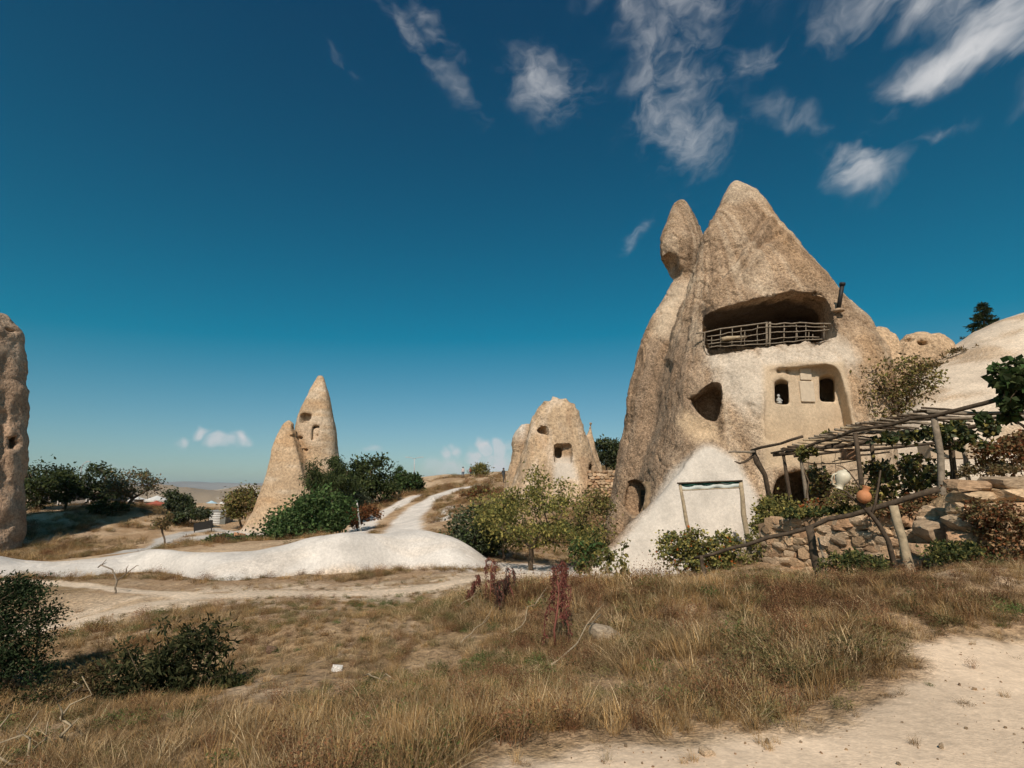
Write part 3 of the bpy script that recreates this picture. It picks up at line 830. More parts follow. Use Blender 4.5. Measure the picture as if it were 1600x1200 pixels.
    front = np.clip(-N[:, 1] * 1.6 + .5, 0, 1)
    # masks of the differently weathered faces
    wob_ = 9 * fbm(x * .8, y * .8, z * .8, 4)
    apron = sstep(8, -9, poly_sd(px + wob_ * .8, py + wob_ * .6, smooth_poly([(1096, 694), (1110, 692), (1135, 706), (1156, 722), (1170, 748), (1184, 775), (1192, 830), (1200, 990), (860, 990), (926, 880), (968, 846), (1010, 798), (1046, 746), (1074, 712)], 1))) * (y < 23.5)
    n2_ = fbm(x * 3, y * 3, z * 2, 4); lip = sstep(20, -12, poly_sd(px + wob_ * 1.5 + 16 * n2_, py + wob_ * 1.2 + 12 * n2_, [(1112, 552), (1170, 545), (1235, 537), (1300, 527), (1322, 532), (1345, 560), (1335, 572), (1300, 566), (1196, 574), (1196, 640), (1160, 640), (1120, 600)])) * (y < 23.6)
    fac = sstep(8, -6, poly_sd(px, py, [(1194, 572), (1320, 564), (1345, 720), (1194, 730)])) * (y < 24.2)
    right = sstep(1290, 1335, px) * sstep(480, 550, py)
    neck = sstep(10, -12, poly_sd(px + wob_, py + wob_, [(1050, 440), (1090, 436), (1062, 480), (1045, 525), (1015, 520), (1030, 470)]))
    cap = sstep(12, -2, py - 309 - 6 * np.sin(px * .1) + wob_ * .4) * (px > 1110)
    n1 = fbm(x * .6, y * .6, z * .5, 5); n2 = fbm(x * 2.3, y * 2.3, z * 1.6, 4)
    c = TUFF * (1 + .22 * n1[:, None]); a = np.ones(len(V))
    def lay(col, m, rough):
        nonlocal c, a
        m = np.clip(m, 0, 1); c = c * (1 - m[:, None]) + np.asarray(col) * m[:, None]; a = a * (1 - m) + rough * m
    lay(TUFFD, sstep(.05, .45, n2 + .4 * n1) * .45, 1.0)
    lay(CREAM * .9, sstep(.12, .5, fbm(x * .5 + z * .35, y * .5, z * .25, 5)) * .6, .7)
    lay(ORANGE * .95, sstep(.1, .5, fbm(x * .3 + 4, y * .3, z * .2, 4)) * .55, .9); lay(TUFFD * .8, sstep(.2, .5, fbm(x * .8, y * .8, z * .25 + 9, 5)) * .5, 1)
    # run-off streaks
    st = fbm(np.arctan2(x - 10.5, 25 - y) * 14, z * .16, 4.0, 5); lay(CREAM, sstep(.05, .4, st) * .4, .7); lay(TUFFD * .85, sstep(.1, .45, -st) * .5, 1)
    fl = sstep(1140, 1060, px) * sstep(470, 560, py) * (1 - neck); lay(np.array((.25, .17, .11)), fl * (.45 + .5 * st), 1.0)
    lay(CREAM * .97, neck * .85, .25); lay(CREAM * .95, cap * .6, .7)
    lay(ORANGE * 1.08, right * .5, .5); lay(CREAM * .95, right * sstep(-.25, .2, n1) * .7, .4)
    scoop = sstep(8, -10, poly_sd(px + wob_, py, [(1068, 640), (1120, 660), (1122, 690), (1085, 690), (1060, 665)])) * (y < 23); lay(np.array((.48, .35, .22)), scoop * .9, .35)
    lay(np.array((.56, .475, .375)), lip * .85, .2); lay(CREAM * np.array((1.0, .97, .92)), fac, .12)
    lay(np.array((.47, .34, .21)), fac * sstep(640, 680, py + 10 * n1) * .55, .2)
    lay(PALE, apron, .04)
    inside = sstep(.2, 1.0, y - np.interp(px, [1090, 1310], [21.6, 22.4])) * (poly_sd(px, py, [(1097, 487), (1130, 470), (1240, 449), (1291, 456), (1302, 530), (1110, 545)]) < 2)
    lay(np.array((.06, .043, .03)), inside * .97, .5)  # deep shade of the balcony room painted into its rock colour
    niche = (poly_sd(px, py, [(968, 752), (1012, 752), (1014, 785), (996, 810), (964, 800)]) < 0) * (y < 25); lay(np.array((.47, .315, .18)), niche * .9, .3)
    rough = a
    # relief
    disp = .10 * fbm(x * .7, y * .7, z * .55, 3) + .035 * fbm(x * 2.2, y * 2.2, z * 2.0, 3) + .03 * fbm(x * 5, y * 5, z * 5, 2)
    rid = np.abs(fbm(x * .55 + z * .3, y * .55, z * .28, 3)); gul = fbm(np.arctan2(x - 10.5, 25 - y) * 7, z * .12, 9.0, 3); disp += .09 * gul * (z > 3); crk = np.abs(fbm(x * .9 + z * .5 + 7, y * .9, z * .6, 4)); disp -= .05 * sstep(.02, 0, crk)
    c = c * (1 - .45 * (sstep(.018, .004, crk) * (rough > .6))[:, None]); disp -= .07 * sstep(.05, .0, rid) * (z > 2); disp += ledges(x + .5 * z, y, z, .42, .055); disp *= np.clip((18.2 - z) / 3, .35, 1)
    # diagonal ribs high on the face
    for ln, w, dp in (([(1205, 345), (1170, 395), (1130, 445), (1105, 475)], 5, .22), ([(1225, 375), (1185, 400), (1165, 432)], 4, .14), ([(1128, 330), (1112, 370), (1090, 430), (1062, 500), (1045, 560)], 6, .2)):
        disp = disp + dp * (sstep(w * 2.5, 0, line_sd(px + 4 * n2, py + 3 * n1, ln)) - .9 * sstep(w * 1.6, 0, line_sd(px + 4 * n2 + 7, py + 3 * n1 + 7, ln))) * (y < 25.5)
    flat = np.clip(fac + apron * .85, 0, 1); disp *= (1 - .88 * flat)
    disp += .04 * apron * fbm(x * .4, y * .4, z * .4, 2)
    V = V + N * disp[:, None]
    root = empty('carved_rock_house', (11.0, 24.0, -1.5), 'tall twin-peaked tuff rock carved into a dwelling with a balcony and windows', 'rock house')
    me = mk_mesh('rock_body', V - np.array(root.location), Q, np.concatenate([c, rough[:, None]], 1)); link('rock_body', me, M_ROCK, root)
    # small carved panels between the windows
    m = MB(); q = P(1262, 603, back_y(1262) - .02)
    m2 = mat_plain('plastered_panel', (.55, .45, .33), .95, .12, 5, .1, .3)
    for (x0, y0, x1, y1, th) in ((1250, 576, 1266, 594, .05), (1251, 596, 1270, 628, .04)):
        a0, a1 = P(x0, y1, back_y(x0)), P(x1, y0, back_y(x1)); mb = MB(); mb.box(((a0 + a1) / 2), (a1[0] - a0[0], .12, a1[2] - a0[2]), (0, 0, math.atan(.18)))
        o = mb.build('wall_panel', m2, root, smooth=False)
        bv = o.modifiers.new('edge', 'BEVEL'); bv.width = .03; bv.segments = 2
    mw = mat_plain('dark_frame', (.16, .11, .06), .8, .3, 12, .2, .4)
    # door in the niche
    yn2 = yn + 1.15; d0, d1 = P(986, 790, yn2), P(1003, 766, yn2); sh = .48
    dm = MB(); dm.box(((d0[0] + d1[0]) / 2 + sh, yn2, (d0[2] + d1[2]) / 2), (d1[0] - d0[0], .08, d1[2] - d0[2]))
    dr = dm.build('door', mat_plain('weathered_door', (.055, .055, .042), .8, .4, 9, .2, .5), root, smooth=False)
    fm = MB(); w_, h_ = d1[0] - d0[0], d1[2] - d0[2]; cc = ((d0[0] + d1[0]) / 2 + sh, yn2 - .05, (d0[2] + d1[2]) / 2)
    for sx in (-1, 1): fm.box((cc[0] + sx * (w_ / 2 + .03), cc[1], cc[2]), (.06, .1, h_ + .1))
    fm.box((cc[0], cc[1], cc[2] + h_ / 2 + .03), (w_ + .1, .098, .06)); fm.box((cc[0], cc[1] - .01, cc[2]), (.04, .06, h_)); fm.box((cc[0], cc[1] - .01, cc[2] + .1), (w_, .05, .04))
    fo = fm.build('door_frame', mw, root, smooth=False)
    return sy, yb, back_y, yn


sy_house, Y_BALC, back_y, Y_NICHE = build_house_rock()


def rock_obj(name, label, f, colfn, mat, loc, amp=(.3, .6, .12, 2.0), sm=1, cat='rock'):
    V, Q = f.extract(sm); N = vert_normals(V, Q); x, y, z = V.T; px, py = proj(x, y, z)
    c, a = colfn(x, y, z, px, py, N)
    d = amp[0] * fbm(x * amp[1], y * amp[1], z * amp[1], 4) + amp[2] * fbm(x * amp[3], y * amp[3], z * amp[3], 3)
    d = d + ledges(x, y, z, .3, amp[0] * .28, 4.0)
    d = d * (.25 + .75 * a)
    V = V + N * d[:, None]
    root = empty(name, loc, label, cat)
    link('rock_body', mk_mesh('rock_body', V - np.array(root.location), Q, np.concatenate([c, a[:, None]], 1)), mat, root)
    return root


def mixc(c, col, m): m = np.clip(m, 0, 1)[:, None]; return c * (1 - m) + np.asarray(col) * m


def build_split_rock():
    spire = Stack([(587, 497, 503), (591, 494, 506), (600, 489, 509), (612, 482, 513), (625, 475, 516), (640, 468, 519), (655, 463, 522), (670, 461, 525), (690, 461, 527), (715, 464, 529), (745, 468, 531), (790, 472, 533), (860, 470, 536)], 51.5, .75, 3.0)
    slab = Stack([(656, 450, 454), (659, 446, 458), (664, 440, 461), (670, 436, 464), (680, 431, 467), (700, 424, 474), (720, 420, 480), (745, 413, 488), (770, 405, 495), (795, 396, 499), (812, 388, 503), (826, 378, 507), (838, 362, 510), (850, 340, 515), (880, 310, 530)], 49.4, .6, 2.8)
    base = lambda x, y, z: smin(spire(x, y, z), slab(x, y, z), .03)
    f = Field((-33, 40, -4.5), (-14, 60, 14.5), .13, base); sy = lambda a, b: surf_y(base, a, b, 42, 56)
    Y = sy(476, 655); f.carve([(466, 661), (466, 648), (472, 645), (486, 646), (486, 653), (480, 661)], Y, .9, 10, .04, 2, 0, 0)
    Y = sy(494, 672); f.carve([(486, 690), (487, 667), (492, 664), (500, 665), (500, 669), (497, 684)], Y, .35, -25, .04, 2, 0, 0)
    f.carve([(487, 669), (490, 664), (500, 665), (500, 668)], Y, .9, -20, .05, 2, 0, 1)
    Y = sy(497, 679); f.carve([(495.5, 682), (495.5, 677), (498.5, 677), (498.5, 682)], Y, 1.2, -20, .04, 2, 0, 0)
    for a, b, r in ((457, 681, .16), (469, 684, .20), (478, 703, .16)): f.ball(P(a, b, sy(a, b)), (r * 1.6, .6, r * .7), .03)
    for t in np.linspace(0, 1, 40):           # the split between the two slabs
        a, b = np.interp(t, [0, .3, .7, 1], [459, 468, 481, 497]), 668 + 112 * t; f.ball(P(a, b, sy(a, b) + .2), (.10, .9, .34), .03)
    def col(x, y, z, px, py, N):
        n = fbm(x * .35, y * .35, z * .35, 5); n2 = fbm(x * .3, y * .3, z * 1.3, 4); c = np.array((.455, .325, .205)) * (1 + .22 * n[:, None])
        c = mixc(c, (.54, .43, .31), sstep(.05, .4, n2) * .8); c = mixc(c, ORANGE * 1.02, sstep(.05, .45, -n2 + .2 * n) * .7)
        a = np.full(len(x), .75); m = sstep(815, 845, py + 8 * n); c = mixc(c, PALE, m); a = a * (1 - m) + .05 * m
        c = mixc(c, (.55, .43, .31), sstep(8, -4, poly_sd(px, py, [(466, 664), (503, 660), (500, 694), (482, 694)])) * .6)
        return c, a
    rock_obj('split_rock', 'slender pointed tuff rock split by a crack, rising above dark green bushes', f, col, M_ROCKFAR, (-22, 50, -2), (.14, .3, .08, 1.4))


build_split_rock()


def build_dome_rock():
    b = Stack([(619, 864, 872), (622, 857, 882), (626, 849, 893), (632, 843, 900), (642, 837, 906), (660, 830, 912), (680, 824, 918), (700, 818, 925), (720, 811, 932), (740, 804, 939), (765, 796, 946), (800, 786, 950), (850, 775, 960)], 46, .8, 2.5)
    l = Stack([(664, 822, 850), (668, 815, 850), (676, 809, 850), (690, 803, 850), (705, 800, 850), (730, 796, 850), (760, 792, 850), (850, 780, 860)], 48.5, .8, 2.3)
    s = Stack([(656, 921, 925), (664, 917, 928), (675, 912, 931), (690, 906, 934), (720, 900, 940), (760, 895, 946)], 47.2, .8, 2.2)
    base = lambda x, y, z: smin(smin(b(x, y, z), l(x, y, z), .2), s(x, y, z), .15)
    f = Field((-4, 36, -4), (11.5, 57, 11), .11, base); sy = lambda a, c: surf_y(base, a, c, 38, 54)
    Y = sy(880, 705); f.carve([(867.5, 722), (867.5, 695), (892, 694), (893, 724)], Y, .7, 3, .03, 2, 0, 0)
    f.carve([(868, 713), (868, 697), (876, 697), (876, 714)], Y, 2.2, 3, .04, 2, 0, 0)
    Y = sy(846, 671); f.carve([(838, 671), (844, 670), (846, 666), (853, 667), (856, 679), (852, 676), (845, 675)], Y, .9, -12, .03, 2, 0, 0)
    Y = sy(922, 730); f.carve([(917, 738), (918, 727), (922, 722), (927, 725), (929, 737)], Y, .9, -8, .03, 2, 0, 0)
    for a, c, r in ((857, 617, .45), (877, 616, .4), (895, 621, .45), (844, 626, .4), (868, 615, .2), (908, 634, .4)): f.ball(P(a, c, 45.0), (r, 1.6, r), .03)
    def col(x, y, z, px, py, N):
        n = fbm(x * .4, y * .4, z * .4, 5); st = fbm(x * 1.2, y * 1.2, z * .25, 4); c = np.array((.435, .315, .20)) * (1 + .25 * n[:, None])
        c = mixc(c, (.53, .42, .31), sstep(.0, .4, st) * .7); c = mixc(c, (.34, .22, .13), sstep(.1, .5, -st) * .6); a = np.full(len(x), .85)
        m = sstep(6, -6, poly_sd(px, py, [(866, 714), (893, 714), (900, 748), (866, 752)])); c = mixc(c, PALE * .95, m * .85); a = a * (1 - m) + .1 * m
        c = mixc(c, ORANGE, sstep(7, -3, poly_sd(px, py, [(838, 680), (856, 680), (852, 700), (840, 698)])) * .5)
        c = mixc(c, PALE, sstep(828, 815, px) * sstep(700, 665, py) * .9)
        return c, a
    rock_obj('domed_rock', 'blunt domed tuff rock with a square window, behind the yellowing tree', f, col, M_ROCKFAR, (4, 46, 0), (.32, .4, .14, 1.5))


build_dome_rock()


def build_column_rock():
    b = Stack([(488, -60, 8), (492, -110, 16), (498, -150, 22), (503, -180, 25), (510, -200, 30), (516, -210, 34), (524, -220, 36), (545, -230, 37), (580, -240, 38), (620, -250, 40), (660, -255, 42), (700, -260, 43), (730, -262, 41), (770, -264, 40), (820, -268, 38), (900, -280, 36)], 43, .5, 2.8)
    f = Field((-62, 34, -5.5), (-37, 52, 18.5), .16, b); sy = lambda a, c: surf_y(b, a, c, 34, 50)
    Y = sy(18, 692); f.carve([(10, 702), (12, 681), (26, 679), (28, 692), (24, 704), (15, 706)], Y, 1.0, -44, .1, 3, 0, 1)
    for t in np.linspace(0, 1, 30): q = P(3 + 3 * math.sin(t * 7), 560 + 200 * t, sy(4, 560 + 200 * t)); f.ball(q, (.22, .5, .4), .15)
    for t in np.linspace(0, 1, 12): q = P(8 + 24 * t, 522 - 6 * t * (1 - t) * 4, 0 + sy(20, 522)); f.ball(q, (.3, .45, .14), .08)
    def col(x, y, z, px, py, N):
        n = fbm(x * .4, y * .4, z * .3, 5); c = np.array((.37, .25, .165)) * (1 + .3 * n[:, None]); c = mixc(c, (.47, .35, .25), sstep(.0, .4, fbm(x * .9, y * .9, z * .3, 4)) * .6)
        return c, np.ones(len(x))
    rock_obj('column_rock', 'tall blunt tuff column with one square hole, cut off by the left edge', f, col, M_ROCKFAR, (-42, 43, -4), (.3, .3, .16, 1.2))


build_column_rock()


def build_back_rocks():
    """brown rocks on the skyline between the carved rock and the cream slope"""
    a = Stack([(514, 1362, 1382), (517, 1352, 1390), (524, 1344, 1398), (535, 1340, 1404), (550, 1340, 1410), (600, 1336, 1416), (660, 1330, 1425)], 33, .7, 2.6)
    f = Field((18, 28, 2), (27.5, 38, 13.5), .16, a)
    def col(x, y, z, px, py, N):
        n = fbm(x * .8, y * .8, z * .5, 5); return np.array((.43, .30, .185)) * (1 + .3 * n[:, None]), np.ones(len(x))
    rock_obj('ribbed_rock', 'ribbed brown rock on the skyline against the flank of the carved dwelling', f, col, M_ROCKFAR, (21.5, 33, 5), (.3, .5, .2, 1.6))
    b = Stack([(521, 1430, 1446), (524, 1418, 1462), (529, 1409, 1478), (538, 1400, 1492), (550, 1394, 1502), (570, 1388, 1515), (620, 1370, 1540)], 34, .6, 2.3)
    f = Field((20, 28, 4), (33, 41, 13.2), .16, b); f.ball(P(1445, 535, surf_y(b, 1445, 535, 28, 38)), (.34, .9, .2), .05); f.ball(P(1420, 531, surf_y(b, 1420, 531, 28, 38)), (.3, .6, .14), .05)
    rock_obj('brown_outcrop', 'low brown outcrop with a dark hole on the skyline beside the cream slope', f, col, M_ROCKFAR, (27, 34, 6), (.3, .5, .22, 1.5))


build_back_rocks()

# ------------------------------------------------------------------ plants
def leaf_quads(C, D, size, rnd, wid=.45, curl=.15):
    """kite-shaped leaves at centres C pointing along D"""
    n = len(C); up = rnd.normal(0, 1, (n, 3)); side = np.cross(D, up); side /= np.linalg.norm(side, axis=1)[:, None] + 1e-9
    nor = np.cross(side, D); s = size[:, None]
    a = C; b = C + D * s * .45 + side * s * wid * .5 + nor * s * curl; c = C + D * s; d = C + D * s * .45 - side * s * wid * .5 + nor * s * curl
    V = np.stack([a, b, c, d], 1).reshape(-1, 3); i = np.arange(n)[:, None] * 4
    return V, i + np.arange(4)[None]


def unit(v): return v / (np.linalg.norm(v, axis=-1, keepdims=True) + 1e-9)


def grow(base, tips, rnd, trunk_r, trunk_top=None, tip_r=.004, lean=.3):
    """branches from a base to cluster centres; returns list of (points, radii)"""
    nodes = [np.asarray(base, float)]; par = [-1]
    if trunk_top is not None:
        for t in (.25, .5, .75, 1.0):
            p = base + (trunk_top - base) * t + rnd.normal(0, .03 * np.linalg.norm(trunk_top - base), 3) * (t < 1); nodes.append(p); par.append(len(nodes) - 2)
    order = np.argsort(np.linalg.norm(tips - nodes[-1], axis=1)); tipnode = []
    for k in order:
        t = tips[k]; A = np.array(nodes); d = np.linalg.norm(A - t, axis=1); h = np.linalg.norm(A - base, axis=1); ht = np.linalg.norm(t - base)
        cost = d + lean * np.maximum(0, h - ht * .92) * 3 + (np.arange(len(A)) < (3 if trunk_top is not None else 0)) * d * .5
        j = int(np.argmin(cost)); L = d[j]; m = max(1, int(L / (ht * .22 + .02))); prev = j
        for q in range(1, m + 1):
            p = A[j] + (t - A[j]) * q / m + (rnd.normal(0, .07 * L, 3) + np.array((0, 0, .06 * L)) * math.sin(math.pi * q / m)) * (q < m)
            nodes.append(p); par.append(prev); prev = len(nodes) - 1
        tipnode.append((k, prev))
    n = len(nodes); cnt = np.zeros(n)
    for k, t in tipnode: cnt[t] += 1
    for i in range(n - 1, 0, -1): cnt[par[i]] += cnt[i]
    rad = np.maximum(tip_r, trunk_r * (cnt / max(cnt[0], 1)) ** .55)
    return np.array(nodes), par, rad


def branch_mesh(name, nodes, par, rad, off, mat, parent, sides=5):
    mb = MB(); ch = {}
    for i, p in enumerate(par):
        if p >= 0: ch.setdefault(p, []).append(i)
    stack = [(0, None)]
    while stack:
        i, prev = stack.pop(); chain = [] if prev is None else [prev]
        while True:
            chain.append(i); c = sorted(ch.get(i, []), key=lambda k: -rad[k])
            for o in c[1:]: stack.append((o, i))
            if not c: break
            i = c[0]
        if len(chain) > 1:
            r = rad[chain].copy()
            if prev is not None: r[0] = min(r[0], r[1] * 1.3)
            mb.tube(nodes[chain], r, sides, True)
    return link(name, mb.mesh(name, off), mat, parent)


def crown_points(crowns, n, rnd, hollow=.35):
    vol = np.array([c[3] * c[4] * c[5] for c in crowns]); k = rnd.choice(len(crowns), n, p=vol / vol.sum()); c = np.array(crowns)[k]
    d = unit(rnd.normal(0, 1, (n, 3))); r = (hollow + (1 - hollow) * rnd.uniform(0, 1, n)) ** (.5)
    return c[:, :3] + d * c[:, 3:6] * r[:, None]


def plant(name, label, cat, base, crowns, ncl, nleaf, lsize, pal, trunk_r=.05, group=None, seed=0, wid=.5, spread=.5, trunk_top=None, droop=.2, weights=None, bark=None, tips_only=False, leafname='crown', lightcore=0.0, twig=.004):
    """trunk with limbs and a crown of many leaves in clumps; crowns = ellipsoids (x,y,z,rx,ry,rz)"""
    rnd = np.random.RandomState(seed + 11); base = np.asarray(base, float); pal = np.asarray(pal, float)
    tips = crown_points(crowns, ncl, rnd); tips[:, 2] = np.maximum(tips[:, 2], base[2] + .03)
    if trunk_top is not None: trunk_top = np.asarray(trunk_top, float)
    nodes, par, rad = grow(base, tips, rnd, trunk_r, trunk_top, twig)
    root = empty(name, base, label, cat, group)
    branch_mesh('trunk' if cat == 'tree' else 'stem', nodes, par, rad, base, bark or M_BARK, root)
    if nleaf:
        cs = np.mean([min(c[3:6]) for c in crowns]) * spread
        cw = rnd.gamma(2.0, 1.0, ncl); k = rnd.choice(ncl, nleaf, p=cw / cw.sum())
        C = tips[k] + rnd.normal(0, 1, (nleaf, 3)) * cs * np.array((1, 1, .75)) * rnd.uniform(.5, 1.1, ncl)[k][:, None]
        C[:, 2] = np.maximum(C[:, 2], base[2] + .02)
        D = unit(rnd.normal(0, 1, (nleaf, 3)) + np.array((0, 0, -droop)) + .6 * unit(C - tips[k]))
        V, Q = leaf_quads(C, D, lsize * rnd.uniform(.6, 1.35, nleaf), rnd, wid)
        ci = rnd.choice(len(pal), nleaf, p=weights); clump = rnd.uniform(.72, 1.25, ncl)[k]
        col = pal[ci] * clump[:, None] * rnd.uniform(.75, 1.25, (nleaf, 1))
        me = mk_mesh(leafname, V - base, Q, np.repeat(col, 4, 0), False); link(leafname, me, M_LEAF, root)
    return root


def crn(px, py, rx, ry, Y, dep=None):
    """ellipsoid whose outline in the photo is centred at (px,py) with those half sizes"""
    c = P(px, py, Y); s = Y / F; return (*c, rx * s, (dep if dep is not None else rx * s), ry * s)


OLIVE = [(.16, .15, .05), (.21, .185, .055), (.10, .105, .035), (.27, .22, .065)]
YELL = [(.27, .235, .07), (.18, .175, .05), (.11, .12, .04), (.36, .30, .09), (.14, .145, .045)]
DKGRN = [(.042, .060, .020), (.060, .080, .027), (.085, .10, .036), (.03, .042, .016)]
FRESH = [(.055, .10, .030), (.08, .13, .04), (.04, .072, .024), (.11, .15, .055)]
GREYG = [(.10, .115, .068), (.075, .09, .05), (.14, .15, .09), (.05, .064, .036)]
BROWN = [(.18, .12, .055), (.23, .155, .07), (.12, .085, .04), (.14, .125, .05)]
RUST = [(.20, .075, .03), (.14, .05, .022), (.25, .11, .045), (.09, .045, .02), (.16, .10, .045)]
FLOWR = [(.45, .13, .03), (.38, .08, .025), (.13, .13, .035), (.09, .095, .03), (.20, .15, .05)]


def px_plant(name, label, cat, bx, by, Y, crowns, *a, **k):
    """base at photo pixel (bx,by) and distance Y, dropped on the ground"""
    b = P(bx, by, Y); b = on(b, -.03) if not k.pop('fixed', False) else b
    return plant(name, label, cat, b, [crn(*c, Y) for c in crowns], *a, **k)


def build_trees():
    p = P(830, 893, 20.5); tb = on(p)
    px_plant('fruit_tree', 'yellowing fruit tree with a thin dark trunk beside the white bank', 'tree', 830, 893, 20.5, [(835, 805, 72, 45), (888, 815, 50, 42), (785, 795, 42, 34), (855, 768, 38, 22), (845, 745, 22, 14), (800, 765, 24, 16), (910, 775, 24, 14)],
             120, 6200, .12, YELL, .10, None, 1, .6, .30, tb + np.array((0, 0, .8)))
    px_plant('round_shrub', 'dense dark green round shrub left of the yellowing fruit tree', 'shrub', 745, 868, 24.5, [(745, 825, 40, 34), (760, 845, 30, 22)], 80, 6000, .14, GREYG + DKGRN, .08, None, 2, .6, .32)
    p = on(P(788, 880, 23.5)); px_plant('young_tree', 'slim young tree with olive leaves between the dark shrub and the fruit tree', 'tree', 788, 880, 23.5, [(795, 815, 34, 38), (770, 800, 28, 25)], 45, 3200, .13, OLIVE + YELL, .05, None, 3, .6, .4, p + np.array((.1, 0, 1.2)))
    px_plant('shrub', 'tangled brown-green shrub at the left foot of the carved rock house', 'shrub', 930, 872, 22.5, [(930, 820, 26, 48), (912, 850, 22, 25)], 55, 3800, .12, BROWN + OLIVE, .05, None, 4, .6, .45)
    p = on(P(920, 917, 16.3)); px_plant('sapling', 'green sapling with a straight thin trunk in front of the pale apron', 'tree', 920, 917, 16.3, [(918, 862, 26, 26), (935, 845, 15, 16)], 26, 900, .12, FRESH + OLIVE, .035, None, 5, .6, .35, p + np.array((0, 0, .7)))
    p = on(P(970, 922, 14.8)); px_plant('sapling', 'sparse leggy sapling with few leaves, nearest to the carved rock house', 'tree', 970, 922, 14.8, [(960, 880, 30, 22), (985, 858, 14, 14), (940, 892, 22, 8)], 22, 330, .12, OLIVE, .018, None, 6, .7, .3, p + np.array((0, 0, .25)))
    # round the split rock
    px_plant('spreading_bush', 'big spreading bright green bush at the foot of the split rock', 'bush', 480, 852, 38, [(485, 812, 50, 34), (430, 842, 36, 13), (515, 795, 28, 30), (455, 828, 34, 22)], 120, 14000, .22, FRESH, .12, None, 7, .75, .32)
    px_plant('weeping_tree', 'feathery dark green drooping tree against the split rock', 'tree', 515, 792, 45, [(512, 738, 30, 24), (540, 745, 26, 18), (500, 752, 14, 16)], 70, 7000, .34, DKGRN, .14, None, 8, .22, .4, droop=1.6)
    px_plant('leafy_tree', 'dark leafy round tree right of the split rock', 'tree', 580, 790, 60, [(582, 742, 32, 28), (552, 762, 30, 22), (603, 764, 20, 13), (580, 775, 24, 10)], 95, 8500, .33, DKGRN, .14, None, 9, .7, .36)
    px_plant('leafy_bush', 'grey-green mixed bush in front of the dark leafy tree', 'bush', 540, 815, 48, [(538, 788, 34, 22), (515, 778, 22, 22)], 60, 5200, .22, GREYG, .1, None, 10, .6, .4)
    px_plant('small_cypress', 'small pointed bright green cypress beside the dark leafy tree', 'tree', 623, 775, 68, [(623, 755, 9, 12), (623, 742, 6, 12), (623, 732, 3, 8)], 46, 3200, .28, FRESH, .1, None, 11, .3, .35, droop=-1.2)
    px_plant('rounded_tree', 'small round green tree just right of the pointed cypress', 'tree', 642, 778, 68, [(642, 754, 17, 13), (646, 766, 14, 10)], 46, 3000, .34, DKGRN + FRESH, .1, None, 12, .7, .38)
    px_plant('rusty_shrub', 'rust-red low shrub beside the lower end of the white hill path', 'shrub', 560, 822, 41, [(556, 808, 24, 12), (580, 800, 14, 8)], 40, 2200, .2, RUST, .04, None, 13, .5, .5)
    px_plant('olive_tree', 'yellow-green tree left of the split rock, behind its white foot', 'tree', 380, 815, 57, [(378, 786, 22, 18), (392, 776, 14, 14)], 50, 3600, .3, OLIVE + BROWN[:2], .12, None, 14, .6, .4)
    px_plant('round_bush', 'low round green bush behind the white bank left of the split rock', 'bush', 352, 866, 33, [(352, 853, 27, 12)], 40, 3600, .2, FRESH + GREYG, .05, None, 15, .7, .4)
    # far left row
    px_plant('shade_tree', 'tall dark tree next to the rock column at the left edge', 'tree', 62, 800, 62, [(70, 748, 34, 24), (48, 768, 24, 22)], 60, 3600, .38, DKGRN + GREYG[:1], .2, 'trees by the low building', 16, .55, .36)
    px_plant('shade_tree', 'very dark tree in front of the low building', 'tree', 102, 803, 60, [(102, 762, 20, 20), (95, 752, 16, 12)], 44, 2900, .34, DKGRN, .16, 'trees by the low building', 17, .55, .38)
    px_plant('shade_tree', 'dark open-crowned tree between the street lamp and the bare-looking tree', 'tree', 156, 803, 62, [(153, 748, 28, 18), (160, 768, 26, 14)], 55, 2900, .36, DKGRN + GREYG[:2], .18, 'trees by the low building', 18, .5, .32)
    px_plant('thinning_tree', 'thin-leaved brown tree with spreading limbs over the white canopy', 'tree', 200, 802, 60, [(212, 757, 34, 20), (240, 750, 12, 9), (195, 765, 22, 16)], 70, 1900, .3, BROWN + GREYG, .18, 'trees by the low building', 19, .5, .4)
    px_plant('park_bush', 'dark green bush behind the red parasol', 'bush', 268, 800, 66, [(275, 782, 13, 12), (288, 790, 13, 8)], 40, 2400, .34, GREYG + DKGRN, .08, None, 20, .6, .4)
    px_plant('park_bush', 'low dark bush left of the ribbed kiosk', 'bush', 303, 815, 58, [(300, 803, 26, 9), (285, 808, 18, 7)], 40, 2600, .3, GREYG + DKGRN, .06, None, 21, .6, .4)
    px_plant('park_bush', 'dark undergrowth below the thin-leaved brown tree', 'bush', 180, 806, 58, [(170, 793, 24, 8)], 35, 1500, .3, DKGRN, .06, None, 22, .6, .4)
    px_plant('crooked_tree', 'small crooked dark tree alone on the gully slope', 'tree', 258, 848, 44, [(248, 816, 15, 8), (262, 810, 10, 7)], 22, 420, .24, BROWN, .07, None, 23, .5, .4)
    p = on(P(182, 912, 16.5)); px_plant('bare_young_tree', 'bare forked young tree in front of the white bank', 'tree', 182, 912, 16.5, [(170, 882, 14, 10), (200, 880, 18, 12)], 9, 0, .1, BROWN, .028, None, 24, .5, .4, p + np.array((0, 0, .35)), bark=M_WOOD, twig=.007)
    # hill crest
    px_plant('crest_bush', 'bush on the hill crest beside the walker in red', 'bush', 752, 744, 84, [(752, 735, 11, 8)], 26, 900, .42, OLIVE, .07, None, 25, .4, .5, droop=-.8)
    px_plant('brown_scrub', 'rusty brown scrub on the slope left of the domed rock', 'bush', 760, 785, 52, [(760, 773, 30, 9), (740, 782, 18, 7)], 50, 2600, .26, BROWN + RUST, .05, None, 26, .5, .45)
